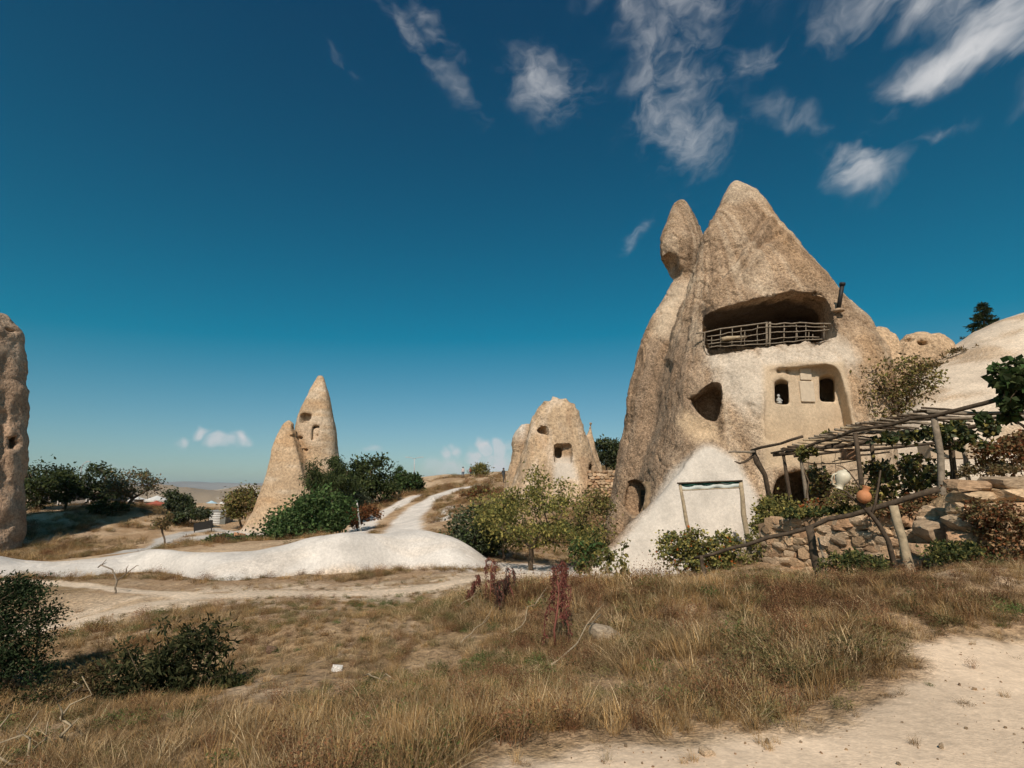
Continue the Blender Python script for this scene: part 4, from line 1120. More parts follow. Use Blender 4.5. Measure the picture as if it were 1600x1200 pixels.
    px_plant('back_tree', 'dull dark tree filling the gap between the domed rock and the carved rock house', 'tree', 948, 745, 54, [(947, 706, 17, 20), (960, 715, 14, 14)], 45, 3000, .32, GREYG + DKGRN, .14, None, 27, .5, .38)
    # right side
    p = P(1402, 662, 20.5); plant('thin_leaved_tree', 'sparse brown-leaved tree growing behind the pergola against the rock', 'tree', P(1402, 672, 20.6), [crn(*c, 20.5) for c in [(1405, 588, 44, 38), (1355, 605, 26, 34), (1440, 600, 26, 26), (1385, 628, 40, 24), (1345, 580, 14, 14)]],
                               90, 2900, .13, BROWN + OLIVE, .10, None, 28, .6, .36, P(1400, 632, 20.5))
    conifer()
    plant('grape_vine', 'dark large-leaved vine hanging over the pergola at the right edge', 'vine', on(P(1612, 800, 10.5)), [crn(*c, 10.5) for c in [(1590, 575, 26, 20), (1600, 600, 36, 26), (1585, 628, 30, 10), (1580, 650, 40, 6)]], 50, 1500, .16, DKGRN + FRESH[:2], .04, None, 30, .95, .3, P(1620, 640, 10.5))
    plant('grape_vine', 'thick brownish vine climbing the lattice under the pergola', 'vine', on(P(1420, 790, 13.6)), [crn(*c, 13.8) for c in [(1405, 745, 45, 24), (1440, 725, 26, 20), (1390, 770, 34, 18), (1450, 760, 24, 20)]], 70, 1700, .12, OLIVE + YELL + BROWN + GREYG, .03, None, 31, .9, .3)
    plant('grape_vine', 'green vine lying along the pergola roof poles above the middle post', 'vine', on(P(1488, 770, 13.2)), [crn(*c, 12.8) for c in [(1440, 680, 60, 8), (1510, 668, 50, 10), (1500, 690, 36, 10), (1390, 684, 30, 5)]], 60, 1500, .12, DKGRN + OLIVE + GREYG, .03, None, 32, .9, .5, P(1485, 700, 13.2))
    plant('grape_vine', 'small leafy vine tuft on the left end of the pergola', 'vine', on(P(1262, 790, 14.9)), [crn(*c, 14.8) for c in [(1256, 704, 15, 6), (1290, 678, 12, 4), (1265, 712, 14, 5)]], 20, 330, .11, OLIVE, .02, None, 33, .9, .4, P(1250, 705, 14.9))
    plant('grape_vine', 'leafy vine hanging in the cellar mouth beside the white jug', 'vine', on(P(1282, 785, 16.0)), [crn(*c, 16.0) for c in [(1280, 755, 15, 22), (1275, 735, 12, 9)]], 30, 500, .11, GREYG + BROWN + OLIVE, .025, None, 34, .9, .4)
    px_plant('flowering_shrub', 'yellow-green flowering shrub under the left post of the banner frame', 'shrub', 1062, 882, 14.3, [(1060, 855, 28, 20), (1085, 850, 22, 20), (1070, 876, 30, 12)], 80, 3000, .08, YELL + YELL + YELL + FLOWR[:1] + OLIVE + GREYG[:2], .03, None, 35, .8, .4, weights=None)
    px_plant('flowering_shrub', 'yellow-green flowering shrub under the right post of the banner frame', 'shrub', 1128, 880, 14.6, [(1130, 852, 22, 20), (1115, 868, 20, 14), (1130, 876, 24, 10)], 65, 2300, .08, YELL + YELL + YELL + FLOWR[:1] + OLIVE + GREYG[:2], .03, None, 36, .8, .4)
    px_plant('flowering_shrub', 'yellow flowering shrub spilling over the stone wall below the cellar mouth', 'shrub', 1215, 826, 14.9, [(1212, 800, 28, 20), (1200, 820, 20, 16), (1235, 795, 20, 12)], 60, 2700, .085, YELL + OLIVE, .03, None, 37, .8, .42)
    plant('orange_flowers', 'bright orange flowers on the terrace edge beside the pergola post', 'flowers', on(P(1280, 795, 14.2)), [crn(*c, 14.0) for c in [(1278, 785, 20, 6), (1305, 777, 8, 4), (1258, 792, 8, 4)]], 30, 420, .07, FLOWR[:2] + BROWN + OLIVE[:2], .015, None, 38, .9, .45)
    plant('dark_creeper', 'dark green creeper along the top of the stone wall', 'creeper', on(P(1290, 812, 13.6)), [crn(*c, 13.3) for c in [(1275, 806, 34, 9), (1320, 800, 30, 9), (1250, 812, 22, 8), (1370, 795, 26, 6)]], 60, 2200, .10, DKGRN + OLIVE, .02, None, 39, .85, .5)
    plant('rust_creeper', 'dense rust-red creeper covering the stones at the right edge', 'creeper', on(P(1560, 870, 9.5)), [crn(*c, 9.7) for c in [(1560, 810, 42, 30), (1595, 840, 30, 36), (1530, 800, 16, 26), (1560, 860, 40, 20), (1545, 780, 20, 12)]], 110, 3600, .07, RUST + BROWN + [(.33, .21, .11)], .02, None, 40, .6, .30)
    plant('rust_creeper', 'brown-orange shrub on the slope above the big stone blocks', 'shrub', P(1580, 745, 14.5), [crn(*c, 14.5) for c in [(1580, 715, 36, 26), (1550, 700, 22, 14), (1600, 690, 22, 14)]], 70, 2600, .11, RUST + BROWN, .03, None, 41, .7, .42)
    for i, (lab, bx, by, Y, cr, pal, nl) in enumerate((('brown dry vine tangle behind the orange pot', 1335, 790, 13.0, [(1335, 772, 26, 14), (1310, 780, 18, 10)], BROWN + OLIVE, 700), ('rusty dry shrub under the middle pergola posts', 1452, 800, 11.9, [(1450, 785, 26, 12), (1480, 775, 18, 14)], RUST + BROWN, 800), ('straw-coloured dry shrub on the ledge above the big blocks', 1530, 745, 11.5, [(1535, 735, 30, 9), (1575, 732, 24, 8)], BROWN + [(.36, .27, .15)], 700), ('pale dry weeds between the banner frame and the stone wall', 1185, 868, 14.4, [(1188, 846, 20, 18), (1165, 866, 16, 10)], YELL + [(.36, .27, .15)], 900), ('dry brown weeds on top of the stone wall beside the leaning post', 1420, 800, 11.6, [(1415, 793, 26, 8), (1380, 798, 22, 7)], BROWN + RUST[:2], 700))):
        plant('dry_shrub', lab, 'shrub', on(P(bx, by, Y)), [crn(*c, Y) for c in cr], 46, nl, .085, pal, .016, None, 70 + i, .6, .42, droop=.1)
    px_plant('weed_clump', 'dark green weeds at the foot of the dead branch', 'weeds', 1352, 892, 9.8, [(1340, 878, 34, 12), (1300, 884, 24, 8), (1375, 884, 16, 10)], 50, 2200, .07, OLIVE[:3] + DKGRN, .01, None, 42, .5, .5)
    px_plant('weed_clump', 'dark green weeds right of the leaning fence post', 'weeds', 1490, 880, 9.6, [(1490, 862, 32, 12), (1530, 868, 26, 14), (1455, 868, 18, 8)], 50, 2200, .07, OLIVE[:3] + DKGRN, .01, None, 43, .5, .5)
    plant('slope_scrub', 'brown dry scrub along the crease of the cream slope', 'scrub', P(1480, 575, 32), [crn(*c, 32) for c in [(1500, 556, 32, 8), (1470, 572, 24, 8), (1450, 590, 20, 8), (1520, 545, 14, 5)]], 60, 1800, .2, BROWN, .03, None, 44, .3, .5, droop=-1)
    # near left
    for i, (lab, bx, by, cr, pal) in enumerate((('low dark brown scrub between the evergreen bush and the long-leaved bush', 140, 1085, [(135, 1062, 40, 18), (170, 1075, 26, 14)], BROWN), ('low olive scrub right below the long-leaved bush', 345, 1110, [(340, 1085, 34, 18), (370, 1100, 24, 12)], OLIVE[:3] + DKGRN), ('low dark weeds under the evergreen bush at the left edge', 55, 1120, [(50, 1100, 46, 18), (90, 1112, 26, 12)], DKGRN + BROWN), ('brown scrub left of the long-leaved bush in the lower grass', 190, 1160, [(190, 1135, 36, 18)], BROWN + RUST[3:4]))):
        px_plant('low_scrub', lab, 'scrub', bx, by, 6.6, cr, 50, 1500, .05, np.array(pal) * .7, .01, None, 80 + i, .4, .5)
    px_plant('evergreen_bush', 'large dark evergreen bush at the left edge, nearest of all bushes', 'bush', 10, 1075, 7.6, [(15, 975, 52, 58), (-20, 1020, 50, 70), (35, 1030, 40, 46), (60, 965, 18, 30), (10, 920, 30, 20)], 150, 14000, .045, [(.03, .05, .018), (.045, .065, .025), (.022, .035, .014), (.06, .075, .035)], .05, None, 45, .5, .34)
    px_plant('long_leaved_bush', 'sprawling dark bush with long narrow leaves in the lower left grass', 'bush', 262, 1125, 6.6, [(275, 1010, 42, 36), (315, 1005, 34, 34), (255, 1055, 46, 42), (215, 1085, 34, 30), (300, 1060, 36, 36), (225, 1115, 44, 20), (340, 980, 22, 20), (200, 1040, 26, 30), (355, 1035, 20, 24)], 130, 4200, .085, [(.05, .055, .022), (.035, .042, .016), (.075, .075, .03), (.025, .03, .012)], .022, None, 46, .3, .36, droop=.5)


def conifer():
    b = P(1541, 540, 46); top = P(1534, 471, 46); H = top[2] - b[2]; rnd = np.random.RandomState(5)
    root = empty('fir_tree', b, 'lone dark fir tree standing behind the cream slope', 'tree'); mb = MB(); mb.tube([b, b + (top - b) * .5, top], [.14, .09, .02], 6); mb.build('trunk', M_BARK, root)
    C, D, S = [], [], []; br = MB()
    for i in range(15):
        t = i / 15.0; zc = b + (top - b) * (.12 + .86 * t); L = (1 - t) ** .9 * H * .36 + .15
        for k in range(7):
            a = rnd.uniform(0, 6.28); l = L * rnd.uniform(.55, 1.15); d = np.array((math.cos(a), math.sin(a), rnd.uniform(-.05, .18))); tip = zc + d * l
            br.tube([zc, (zc + tip) / 2 + (0, 0, -.05), tip], [.03, .02, .008], 4)
            n = int(60 * l) + 14; u = rnd.uniform(.15, 1, n)[:, None]; C.append(zc + d * l * u + rnd.normal(0, .05, (n, 3))); D.append(unit(d + rnd.normal(0, .6, (n, 3)) + np.array((0, 0, -.1)))); S.append(rnd.uniform(.14, .3, n))
    br.build('branches', M_BARK, root); C, D, S = np.concatenate(C), np.concatenate(D), np.concatenate(S)
    V, Q = leaf_quads(C, D, S, rnd, .3, .03); col = np.array(DKGRN)[rnd.choice(4, len(C))] * .8
    link('crown', mk_mesh('crown', V - b, Q, np.repeat(col, 4, 0), False), M_LEAF, root)


build_trees()

# ------------------------------------------------------------------ built things
def pole(name, a, b, r0, r1, mat, parent, seed=0, amp=.015, n=6, sides=8):
    mb = MB(); mb.tube(wob(a, b, n, amp, seed), np.linspace(r0, r1, n) * (1 + .08 * np.sin(np.arange(n) * 2.1 + seed)), sides); return mb.build(name, mat, parent)


def build_railing():
    """rough pole railing along the balcony mouth"""
    _xs = [1085, 1110, 1150, 1200, 1250, 1300]; _ys = [sy_house(max(x, 1100), 543) + .06 for x in _xs]; _ch = np.interp(_xs, [1085, 1200, 1300], [_ys[0], .6 * _ys[3] + .2 * (_ys[0] + _ys[5]), _ys[5]]); _ys = list(np.maximum(_ch, _ys))
    def Q(px, py):
        return P(px, py, float(np.interp(px, _xs, _ys)))
    root = empty('balcony_railing', Q(1200, 540), 'rough grey pole railing across the mouth of the carved balcony', 'railing')
    for i, pts in enumerate(([(1087, 521), (1140, 512), (1200, 504)], [(1200, 506), (1250, 504), (1298, 506)], [(1105, 526), (1150, 519), (1200, 511)], [(1200, 511), (1250, 510), (1292, 511)],
                             [(1104, 532), (1150, 528), (1200, 520)], [(1203, 520), (1250, 518), (1296, 515)], [(1106, 538), (1150, 534), (1200, 530)], [(1203, 530), (1240, 527), (1280, 527)], [(1108, 543), (1160, 540), (1203, 536)], [(1200, 537), (1240, 534), (1285, 530)])):
        r = .030 if i < 2 else .022; w = [Q(*q) for q in pts]; mb = MB()
        pp = np.concatenate([wob(w[0], w[1], 5, .018, i), wob(w[1], w[2], 5, .018, i + 30)[1:]]); mb.tube(pp, r, 7); mb.build('rail', M_WOOD, root)
    for i, (x, y0, y1) in enumerate([(1101, 545, 519), (1112, 543, 524), (1126, 543, 514), (1144, 540, 513), (1158, 538, 512), (1164, 540, 516), (1184, 538, 508), (1198, 540, 503), (1203, 540, 503), (1225, 533, 506), (1226, 530, 512), (1244, 532, 507), (1246, 530, 516), (1259, 530, 507), (1264, 531, 516), (1270, 530, 522), (1288, 530, 508)]):
        big = 1195 < x < 1206; a, b = Q(x, y0), Q(x + .6, y1); a[1] += .03; b[1] += .03
        mb = MB(); mb.tube(wob(a, b, 4, .01, i + 60), .045 if big else .017, 7); mb.build('post' if big else 'baluster', M_WOOD, root)
    # timber ledge on the balcony floor behind the poles
    pole('ledge_board', P(1128, 530, Y_BALC + .4), P(1165, 526, Y_BALC + .5), .09, .08, M_WOODPALE, root, 5)


def build_pipe():
    a, b = P(1310, 484, sy_house(1306, 486) - .02), P(1316, 445, sy_house(1306, 486) - .25); root = empty('stove_pipe', a, 'black iron stove pipe sticking out of the rock beside the balcony', 'pipe')
    mb = MB(); mb.tube([a, (a + b) / 2, b], .085, 12); mb.build('pipe', M_BLACK, root)
    mb = MB(); d = unit(b - a); mb.tube([b - d * .03, b + d * .09], .115, 12); mb.build('collar', M_BLACK, root)
    mb = MB(); mb.lathe(a - d * .05, [(.05, -.06), (.24, -.03), (.22, .05), (.12, .1)], 10, None, (.36, .25, .16)); mb.build('base_stone', M_STONE, root)


def build_figurine():
    """small pale ornament sitting in the left window"""
    yw = back_y(1217) + .25; b = P(1217.5, 631, yw); s = .5
    k_ = .62
    root = empty('window_figurine', b, 'small white figurine standing in the left window of the carved rock house', 'figurine'); m = mat_plain('white_clay', (.36, .35, .32), .6, .1, 10, .3, .1)
    mb = MB(); mb.lathe(b, [(r_ * k_, z_ * k_) for r_, z_ in [(.0, 0), (.16, .0), (.17, .08), (.12, .16), (.15, .26), (.13, .34), (.05, .40), (.05, .44), (.09, .49), (.095, .55), (.06, .61), (0, .63)]], 14); mb.build('body', m, root)
    for sx in (-1, 1):
        mb = MB(); mb.tube([b + k_ * np.array((sx * .12, -.02, .3)), b + k_ * np.array((sx * .19, -.07, .2)), b + k_ * np.array((sx * .08, -.14, .14))], [.025, .022, .02], 6); mb.build('arm', m, root)


def build_frame():
    Y = 14.5; root = empty('banner_frame', on(P(1125, 880, Y)), 'pole frame with a rolled pale banner before the white apron', 'banner frame')
    lp0, lp1 = on(P(1089, 878, Y), -.1), P(1062, 755, Y); rp0, rp1 = on(P(1172, 888, Y), -.1), P(1157, 752, Y)
    pole('post', lp0, lp1, .062, .045, M_WOODPALE, root, 1); pole('post', rp0, rp1, .075, .06, M_WOODPALE, root, 2)
    pole('crossbar', P(1058, 755, Y - .06), P(1160, 751, Y - .07), .022, .02, M_WOODDARK, root, 3, .006)
    pole('lower_rod', P(1066, 766, Y - .03), P(1156, 762, Y - .03), .016, .016, M_WOODPALE, root, 4, .004)
    def strip(nm, py0, py1, mat, dy, sag):
        n = 24; v = []; q = []
        for i in range(n):
            t = i / (n - 1); px = 1064.5 + 91.5 * t
            for j in range(3):
                py = (py0 + (py1 - py0) * j / 2) - 4 * t + sag * math.sin(t * math.pi * 2.3) * (j > 0); p = P(px, py, Y + dy); p[1] += .025 * math.sin(t * 19 + j); v.append(p)
        for i in range(n - 1):
            for j in range(2): q.append((i * 3 + j, i * 3 + 3 + j, i * 3 + 4 + j, i * 3 + 1 + j))
        o = link(nm, mk_mesh(nm, np.array(v) - np.array(root.location), np.array(q)), mat, root); so = o.modifiers.new('cloth', 'SOLIDIFY'); so.thickness = .008
    strip('banner_hem', 755.5, 759.5, mat_plain('green_cloth', (.022, .075, .05), .8, .2, 6, .2, .2), -.02, .6)
    strip('banner', 759.5, 766, mat_plain('pale_cloth', (.52, .55, .50), .8, .1, 6, .2, .2), -.012, .6)


def build_pergola():
    root = empty('pergola', on(P(1400, 795, 14)), 'weathered pole pergola on the terrace right of the carved rock house', 'pergola')
    posts = [((1262, 788), (1250, 698), 14.9, .055, M_WOOD), ((1352, 792), (1336, 676), 13.3, .06, M_WOODDARK), ((1478, 802), (1459, 652), 11.8, .075, M_WOOD), ((1497, 790), (1483, 672), 13.6, .07, M_WOODDARK),
             ((1511, 745), (1504, 686), 15.2, .06, M_WOOD), ((1234, 752), (1222, 700), 17.2, .06, M_WOODDARK), ((1372, 775), (1361, 690), 15.4, .06, M_WOODDARK)]
    for i, (a, b, Y, r, m) in enumerate(posts):
        p0, p1 = P(*a, Y), P(*b, Y); p0[2] = min(p0[2], float(gz(p0[0], p0[1])) - .1); pole('post', p0, p1, r, r * .85, m, root, i + 10, .015)
    fb = [P(1228, 707, 15.2), P(1335, 672, 13.3), P(1460, 650, 11.75), P(1625, 608, 10.2)]
    mb = MB(); mb.tube(np.concatenate([wob(fb[0], fb[1], 5, .02, 1), wob(fb[1], fb[2], 5, .02, 2)[1:], wob(fb[2], fb[3], 5, .02, 3)[1:]]), np.linspace(.038, .052, 13), 8); mb.build('beam', M_WOODDARK, root)
    bb = [P(1208, 711, 17.4), P(1362, 690, 15.4), P(1485, 674, 13.6), P(1625, 650, 12.2)]
    mb = MB(); mb.tube(np.concatenate([wob(bb[0], bb[1], 5, .02, 4), wob(bb[1], bb[2], 5, .02, 5)[1:], wob(bb[2], bb[3], 5, .02, 6)[1:]]), .06, 8); mb.build('beam', M_WOODDARK, root)
    mb = MB(); mb.tube(wob(P(1240, 713, 17.8), P(1520, 688, 15.3), 8, .03, 7), .045, 7); mb.build('beam', M_WOODDARK, root)
    # roof poles, each from the front beam back across the others
    fpts = np.array([(1230, 707), (1245, 701), (1262, 694), (1280, 688), (1296, 684), (1312, 678), (1330, 672), (1345, 669), (1358, 667), (1374, 664), (1384, 662), (1402, 658), (1418, 655), (1436, 651), (1448, 645)], float)
    fpts = np.concatenate([fpts, (fpts[:-1] + fpts[1:]) / 2 + (0, .5)])
    rnd = np.random.RandomState(3)
    for i, (x, y) in enumerate(fpts):
        Y = np.interp(x, [1228, 1335, 1460, 1625], [15.2, 13.3, 11.75, 10.2]); a = P(x, y - 1.5, Y) + np.array((-.12, -.03, .09)); L = rnd.uniform(2.2, 3.6)
        b = a + np.array((L * .86, L * .46 + rnd.uniform(-.15, .15), rnd.uniform(-.05, .14)))
        pole('roof_pole', a, b, rnd.uniform(.022, .04), rnd.uniform(.018, .03), (M_WOOD, M_WOODPALE, M_WOODDARK)[rnd.choice(3, p=[.55, .2, .25])], root, i + 40, .02)
    for i, (a, b, Ya, Yb, r) in enumerate([((1174, 704), (1254, 682), 17.0, 15.3, .045), ((1205, 708), (1262, 698), 17.5, 16, .035), ((1260, 705), (1300, 694), 17, 15.5, .03), ((1286, 702), (1316, 689), 17, 15, .03), ((1226, 703), (1420, 694), 17.6, 16.0, .03), ((1310, 716), (1390, 706), 16.5, 15.5, .03), ((1310, 678), (1420, 673), 13.6, 13.8, .04), ((1448, 644), (1610, 645), 12.0, 11.2, .05), ((1415, 655), (1610, 651), 12.4, 11.6, .045)]):
        pole('roof_pole', P(*a, Ya), P(*b, Yb), r, r * .9, M_WOODDARK if i < 6 else M_WOOD, root, i + 80, .02)
    # lattice sticks and hanging wires
    for i, (a, b) in enumerate([((1328, 735), (1382, 728)), ((1332, 752), (1388, 742)), ((1336, 770), (1385, 760)), ((1300, 722), (1336, 716)), ((1360, 790), (1392, 715)), ((1345, 775), (1372, 722))]):
        pole('lattice_stick', P(*a, 14.3), P(*b, 14.3), .014, .012, M_WOODDARK, root, i + 120, .015, sides=5)
    for i, (x, y0, y1) in enumerate([(1263, 708, 752), (1283, 708, 745), (1305, 706, 742), (1314, 703, 730)]):
        pole('hanging_twig', P(x, y0, 15.3), P(x + 1, y1, 15.3), .007, .006, M_WOODDARK, root, i + 140, .02, sides=4)
    mb = MB(); mb.tube([P(1254, 722, 15.0), P(1275, 725, 15.0), P(1310, 724, 14.4), P(1340, 719, 13.5)], .016, 5); mb.build('rail', M_WOODDARK, root)
    # forked support on the left with its hook of branch
    root2 = empty('forked_trunk', on(P(1206, 772, 17.2)), 'forked dry trunk holding up the left end of the pergola', 'trunk')
    b0 = on(P(1207, 775, 17.2), -.1)
    mb = MB(); mb.tube([b0, P(1195, 742, 17.1), P(1183, 722, 17.0), P(1177, 706, 17.0)], [.08, .075, .10, .07], 8); mb.build('trunk', M_WOODDARK, root2)
    mb = MB(); mb.tube([P(1176, 713, 17.0), P(1165, 721, 16.9), P(1156, 724, 16.8), P(1148, 721, 16.7)], [.05, .04, .035, .015], 6); mb.build('branch', M_WOODDARK, root2)
    pole('branch', P(1139, 706.5, 16.6), P(1180, 705.5, 16.9), .03, .045, M_WOOD, root2, 5)
    # hanging baskets / terracotta trough under the roof
    mt = mat_plain('terracotta', (.27, .15, .085), .85, .2, 9, .2, .3)
    tr = empty('planter_trough', P(1329, 719, 14.2), 'brown clay trough hanging beneath the pergola roof', 'planter'); mb = MB(); mb.box(P(1329, 711, 14.2), (.36, .3, .26)); o = mb.build('trough', mt, tr, smooth=False); bv = o.modifiers.new('b', 'BEVEL'); bv.width = .03
    mb = MB(); mb.box(P(1329, 703, 14.2), (.40, .34, .05)); mb.build('rim', mt, tr, smooth=False)
    bk = empty('plaster_block', P(1482, 714, 15.8), 'pale plastered block wall seen under the pergola roof', 'block'); mb = MB(); mb.box(P(1482, 706, 16.2), (1.5, .5, .42)); mb.build('block', mat_plain('plaster', (.5, .38, .26), .9, .1, 3, .1, .2), bk, smooth=False)


def stone_proto(i):
    r = np.random.RandomState(i + 200); bm = bmesh.new(); bmesh.ops.create_cube(bm, size=1.0); bmesh.ops.subdivide_edges(bm, edges=bm.edges[:], cuts=2, use_grid_fill=True)
    cut = [(unit(r.normal(0, 1, 3)), r.uniform(.38, .52)) for _ in range(7)]
    for v in bm.verts:
        p = np.array(v.co); p = p * (1 - .17 * (np.abs(p * 2) ** 4).sum() / 3 * .9)
        p = p + np.array([vnoise(*(p * 2.2 + 10 * i + 31 * k)) for k in range(3)]) * .09
        for n, d in cut:
            e = p @ n - d
            if e > 0: p = p - n * e * .85
        v.co = p
    me = bpy.data.meshes.new('stone'); bm.to_mesh(me); bm.free()
    c = np.array([(.40, .27, .16), (.44, .31, .19), (.34, .22, .13), (.47, .34, .22), (.42, .255, .145), (.37, .27, .175)][i % 6])
    at = me.color_attributes.new('Col', 'FLOAT_COLOR', 'POINT'); at.data.foreach_set('color', np.tile([*c, 1], len(me.vertices)).astype(np.float32)); me.materials.append(M_STONE)
    return me


STONES = [stone_proto(i) for i in range(12)]


def put_stone(name, c, size, rot, parent, rnd):
    me = STONES[rnd.randint(len(STONES))]; o = bpy.data.objects.new(name, me); COL.objects.link(o)
    o.location = tuple(float(v) for v in (np.asarray(c) - (np.array(parent.location) if parent else 0))); o.scale = tuple(size); o.rotation_euler = tuple(rot)
    if parent: o.parent = parent
    return o


def build_wall():
    rnd = np.random.RandomState(9); root = empty('field_stone_wall', on(P(1300, 868, 12.5)), 'rough field-stone retaining wall below the pergola terrace', 'wall')
    # loose earth core between and behind the stones
    mb = MB(); n = 40; v = []; q = []
    pxs = np.linspace(1183, 1500, n)
    def front(px): return float(np.interp(px, [1185, 1300, 1432, 1505], [14.2, 12.7, 11.4, 10.6]))
    def zbot(px): return float(np.interp(px, [1185, 1300, 1432, 1505], TERR_Z[:4] - 1.22))
    def ztop(px): return float(np.interp(px, [1185, 1230, 1300, 1432, 1505], [.75, .95, 1.02, 1.08, 1.35]))
    for px in pxs:
        Y = front(px) + .22; x = P(px, 800, Y)[0]; v += [(x, Y, zbot(px) - .15), (x, Y + .02, ztop(px) - .05), (x, Y + .4, ztop(px) - .05)]
    for i in range(n - 1): q += [(i * 3, i * 3 + 3, i * 3 + 4, i * 3 + 1), (i * 3 + 1, i * 3 + 4, i * 3 + 5, i * 3 + 2)]
    mb.add(v, q); mb.build('earth_core', mat_plain('wall_earth', (.17, .115, .07), .95, .3, 6, .1, .6), root)
    z = 0.0; row = 0; hmax = 1.45; k = 0
    while z < hmax:
        h = rnd.uniform(.11, .21); px = 1186 + rnd.uniform(0, 8)
        while px < 1500:
            Y = front(px); w = rnd.uniform(.11, .32) * (1.4 if px > 1380 else 1); dpx = w / Y * F * .92; c = px + dpx / 2; Y = front(c); zz = zbot(c) + z + h / 2 + rnd.uniform(-.03, .03)
            if zz < ztop(c) + rnd.uniform(-.08, .06):
                X = P(c, 800, Y)[0]
                put_stone('stone', (X, Y + rnd.uniform(-.04, .10), zz), (w * 1.12, rnd.uniform(.3, .42), h * rnd.uniform(1.05, 1.3)), (rnd.uniform(-.15, .15), rnd.uniform(-.2, .2), .62 + rnd.uniform(-.25, .25)), root, rnd); k += 1
            px += dpx
        z += h * .93
    # big dressed blocks at the right
    root = empty('block_wall', on(P(1560, 800, 10)), 'wall of large flat stone blocks at the right edge of the terrace', 'wall')
    for (x0, x1, y0, y1, Y) in ((1500, 1562, 750, 768, 10.0), (1563, 1622, 744, 764, 9.9), (1508, 1567, 768, 787, 10.0), (1569, 1625, 765, 785, 9.85), (1502, 1530, 787, 806, 10.05), (1530, 1580, 786, 806, 9.95), (1580, 1630, 785, 806, 9.85), (1505, 1560, 806, 832, 10.0), (1560, 1620, 806, 832, 9.9), (1500, 1550, 832, 862, 9.95), (1550, 1620, 832, 862, 9.85), (1625, 1690, 745, 780, 9.75), (1625, 1690, 780, 830, 9.75)):
        a, b = P(x0, y1, Y), P(x1, y0, Y); o = put_stone('stone_block', ((a + b) / 2) + np.array((0, .2, 0)), ((b[0] - a[0]) * 1.12, .62, (b[2] - a[2]) * 1.16), (rnd.uniform(-.05, .05), rnd.uniform(-.04, .04), .2 + rnd.uniform(-.1, .1)), root, rnd)
    for (x0, x1, y0, y1, Y) in ((1438, 1490, 812, 842, 10.9), (1490, 1525, 818, 848, 10.5), (1478, 1500, 805, 818, 11.0), (1440, 1465, 800, 812, 11.2), (1428, 1456, 850, 868, 10.6), (1500, 1530, 790, 812, 10.3)):
        a, b = P(x0, y1, Y), P(x1, y0, Y); put_stone('stone_block', (a + b) / 2, ((b[0] - a[0]) * 1.1, .5, (b[2] - a[2]) * 1.2), (rnd.uniform(-.1, .1), rnd.uniform(-.2, .2), .3 + rnd.uniform(-.2, .2)), root, rnd)
    # low block wall beside the domed rock, far
    root = empty('rubble_wall', P(940, 775, 43), 'low rubble wall at the right foot of the domed rock', 'wall')
    for r_ in range(9):
        px = 918 + rnd.uniform(0, 4)
        while px < 968:
            w = rnd.uniform(.25, .5); c = P(px, 774 - r_ * 4.6, 43.0); put_stone('stone', c + np.array((w / 2, rnd.uniform(-.08, .08), 0)), (w * 1.1, .5, .27), (0, rnd.uniform(-.1, .1), rnd.uniform(-.2, .2)), root, rnd); px += w / 43 * F * .95
    # single stones lying about
    for (px, py, s, nm, lab) in ((527, 1048, .10, 'white_stone', 'single white stone lying in the dry grass below the bank'), (1105, 1180, .07, 'stone', 'small stone on the near edge of the dirt road'), (1190, 876, .2, 'stone', 'pale stone under the banner frame'), (373, 842, .7, 'orange_boulder', 'orange boulder beside the low round bush'), (945, 1000, .3, 'pale_boulder', 'flat pale boulder half hidden by dry grass'), (425, 1020, .13, 'dark_stone', 'dark upright stone on the bare grassy patch')):
        g = G(px, py, 3, 60); o = put_stone(nm, g + np.array((0, 0, s * .25)), (s * 1.3, s, s * .8), (0, .2, .4), None, rnd); tag(o, lab, 'stone')
        if nm != 'stone':
            me = o.data.copy(); o.data = me; c = {'white_stone': (.66, .62, .56), 'orange_boulder': (.42, .21, .11), 'pale_boulder': (.46, .36, .25), 'dark_stone': (.15, .09, .06)}[nm]
            me.color_attributes['Col'].data.foreach_set('color', np.tile([*c, 1], len(me.vertices)).astype(np.float32))


def build_fence():
    root = empty('log_fence', on(P(1270, 875, 11.5)), 'long dark slanting log rail on short posts before the stone wall', 'fence')
    a, b, c, d = P(1085, 872, 13.2), P(1200, 840, 12.0), P(1330, 805, 11.0), P(1468, 764, 10.0)
    mb = MB(); mb.tube(np.concatenate([wob(a, b, 5, .02, 1), wob(b, c, 5, .02, 2)[1:], wob(c, d, 5, .015, 3)[1:]]), np.linspace(.036, .056, 13), 9); mb.build('rail', M_WOODDARK, root)
    pole('post', on(P(1281, 885, 11.2), -.15), P(1264, 822, 11.25), .085, .075, M_WOODDARK, root, 4)
    pole('post', on(P(1424, 878, 10.0), -.12), P(1396, 790, 10.15), .085, .07, M_WOODPALE, root, 5)
    pole('post', on(P(1100, 885, 13.0), -.1), P(1096, 868, 13.0), .05, .045, M_WOODDARK, root, 6)
    pole('brace', on(P(1293, 890, 11.0), -.05), P(1278, 840, 11.15), .02, .018, M_WOOD, root, 7)


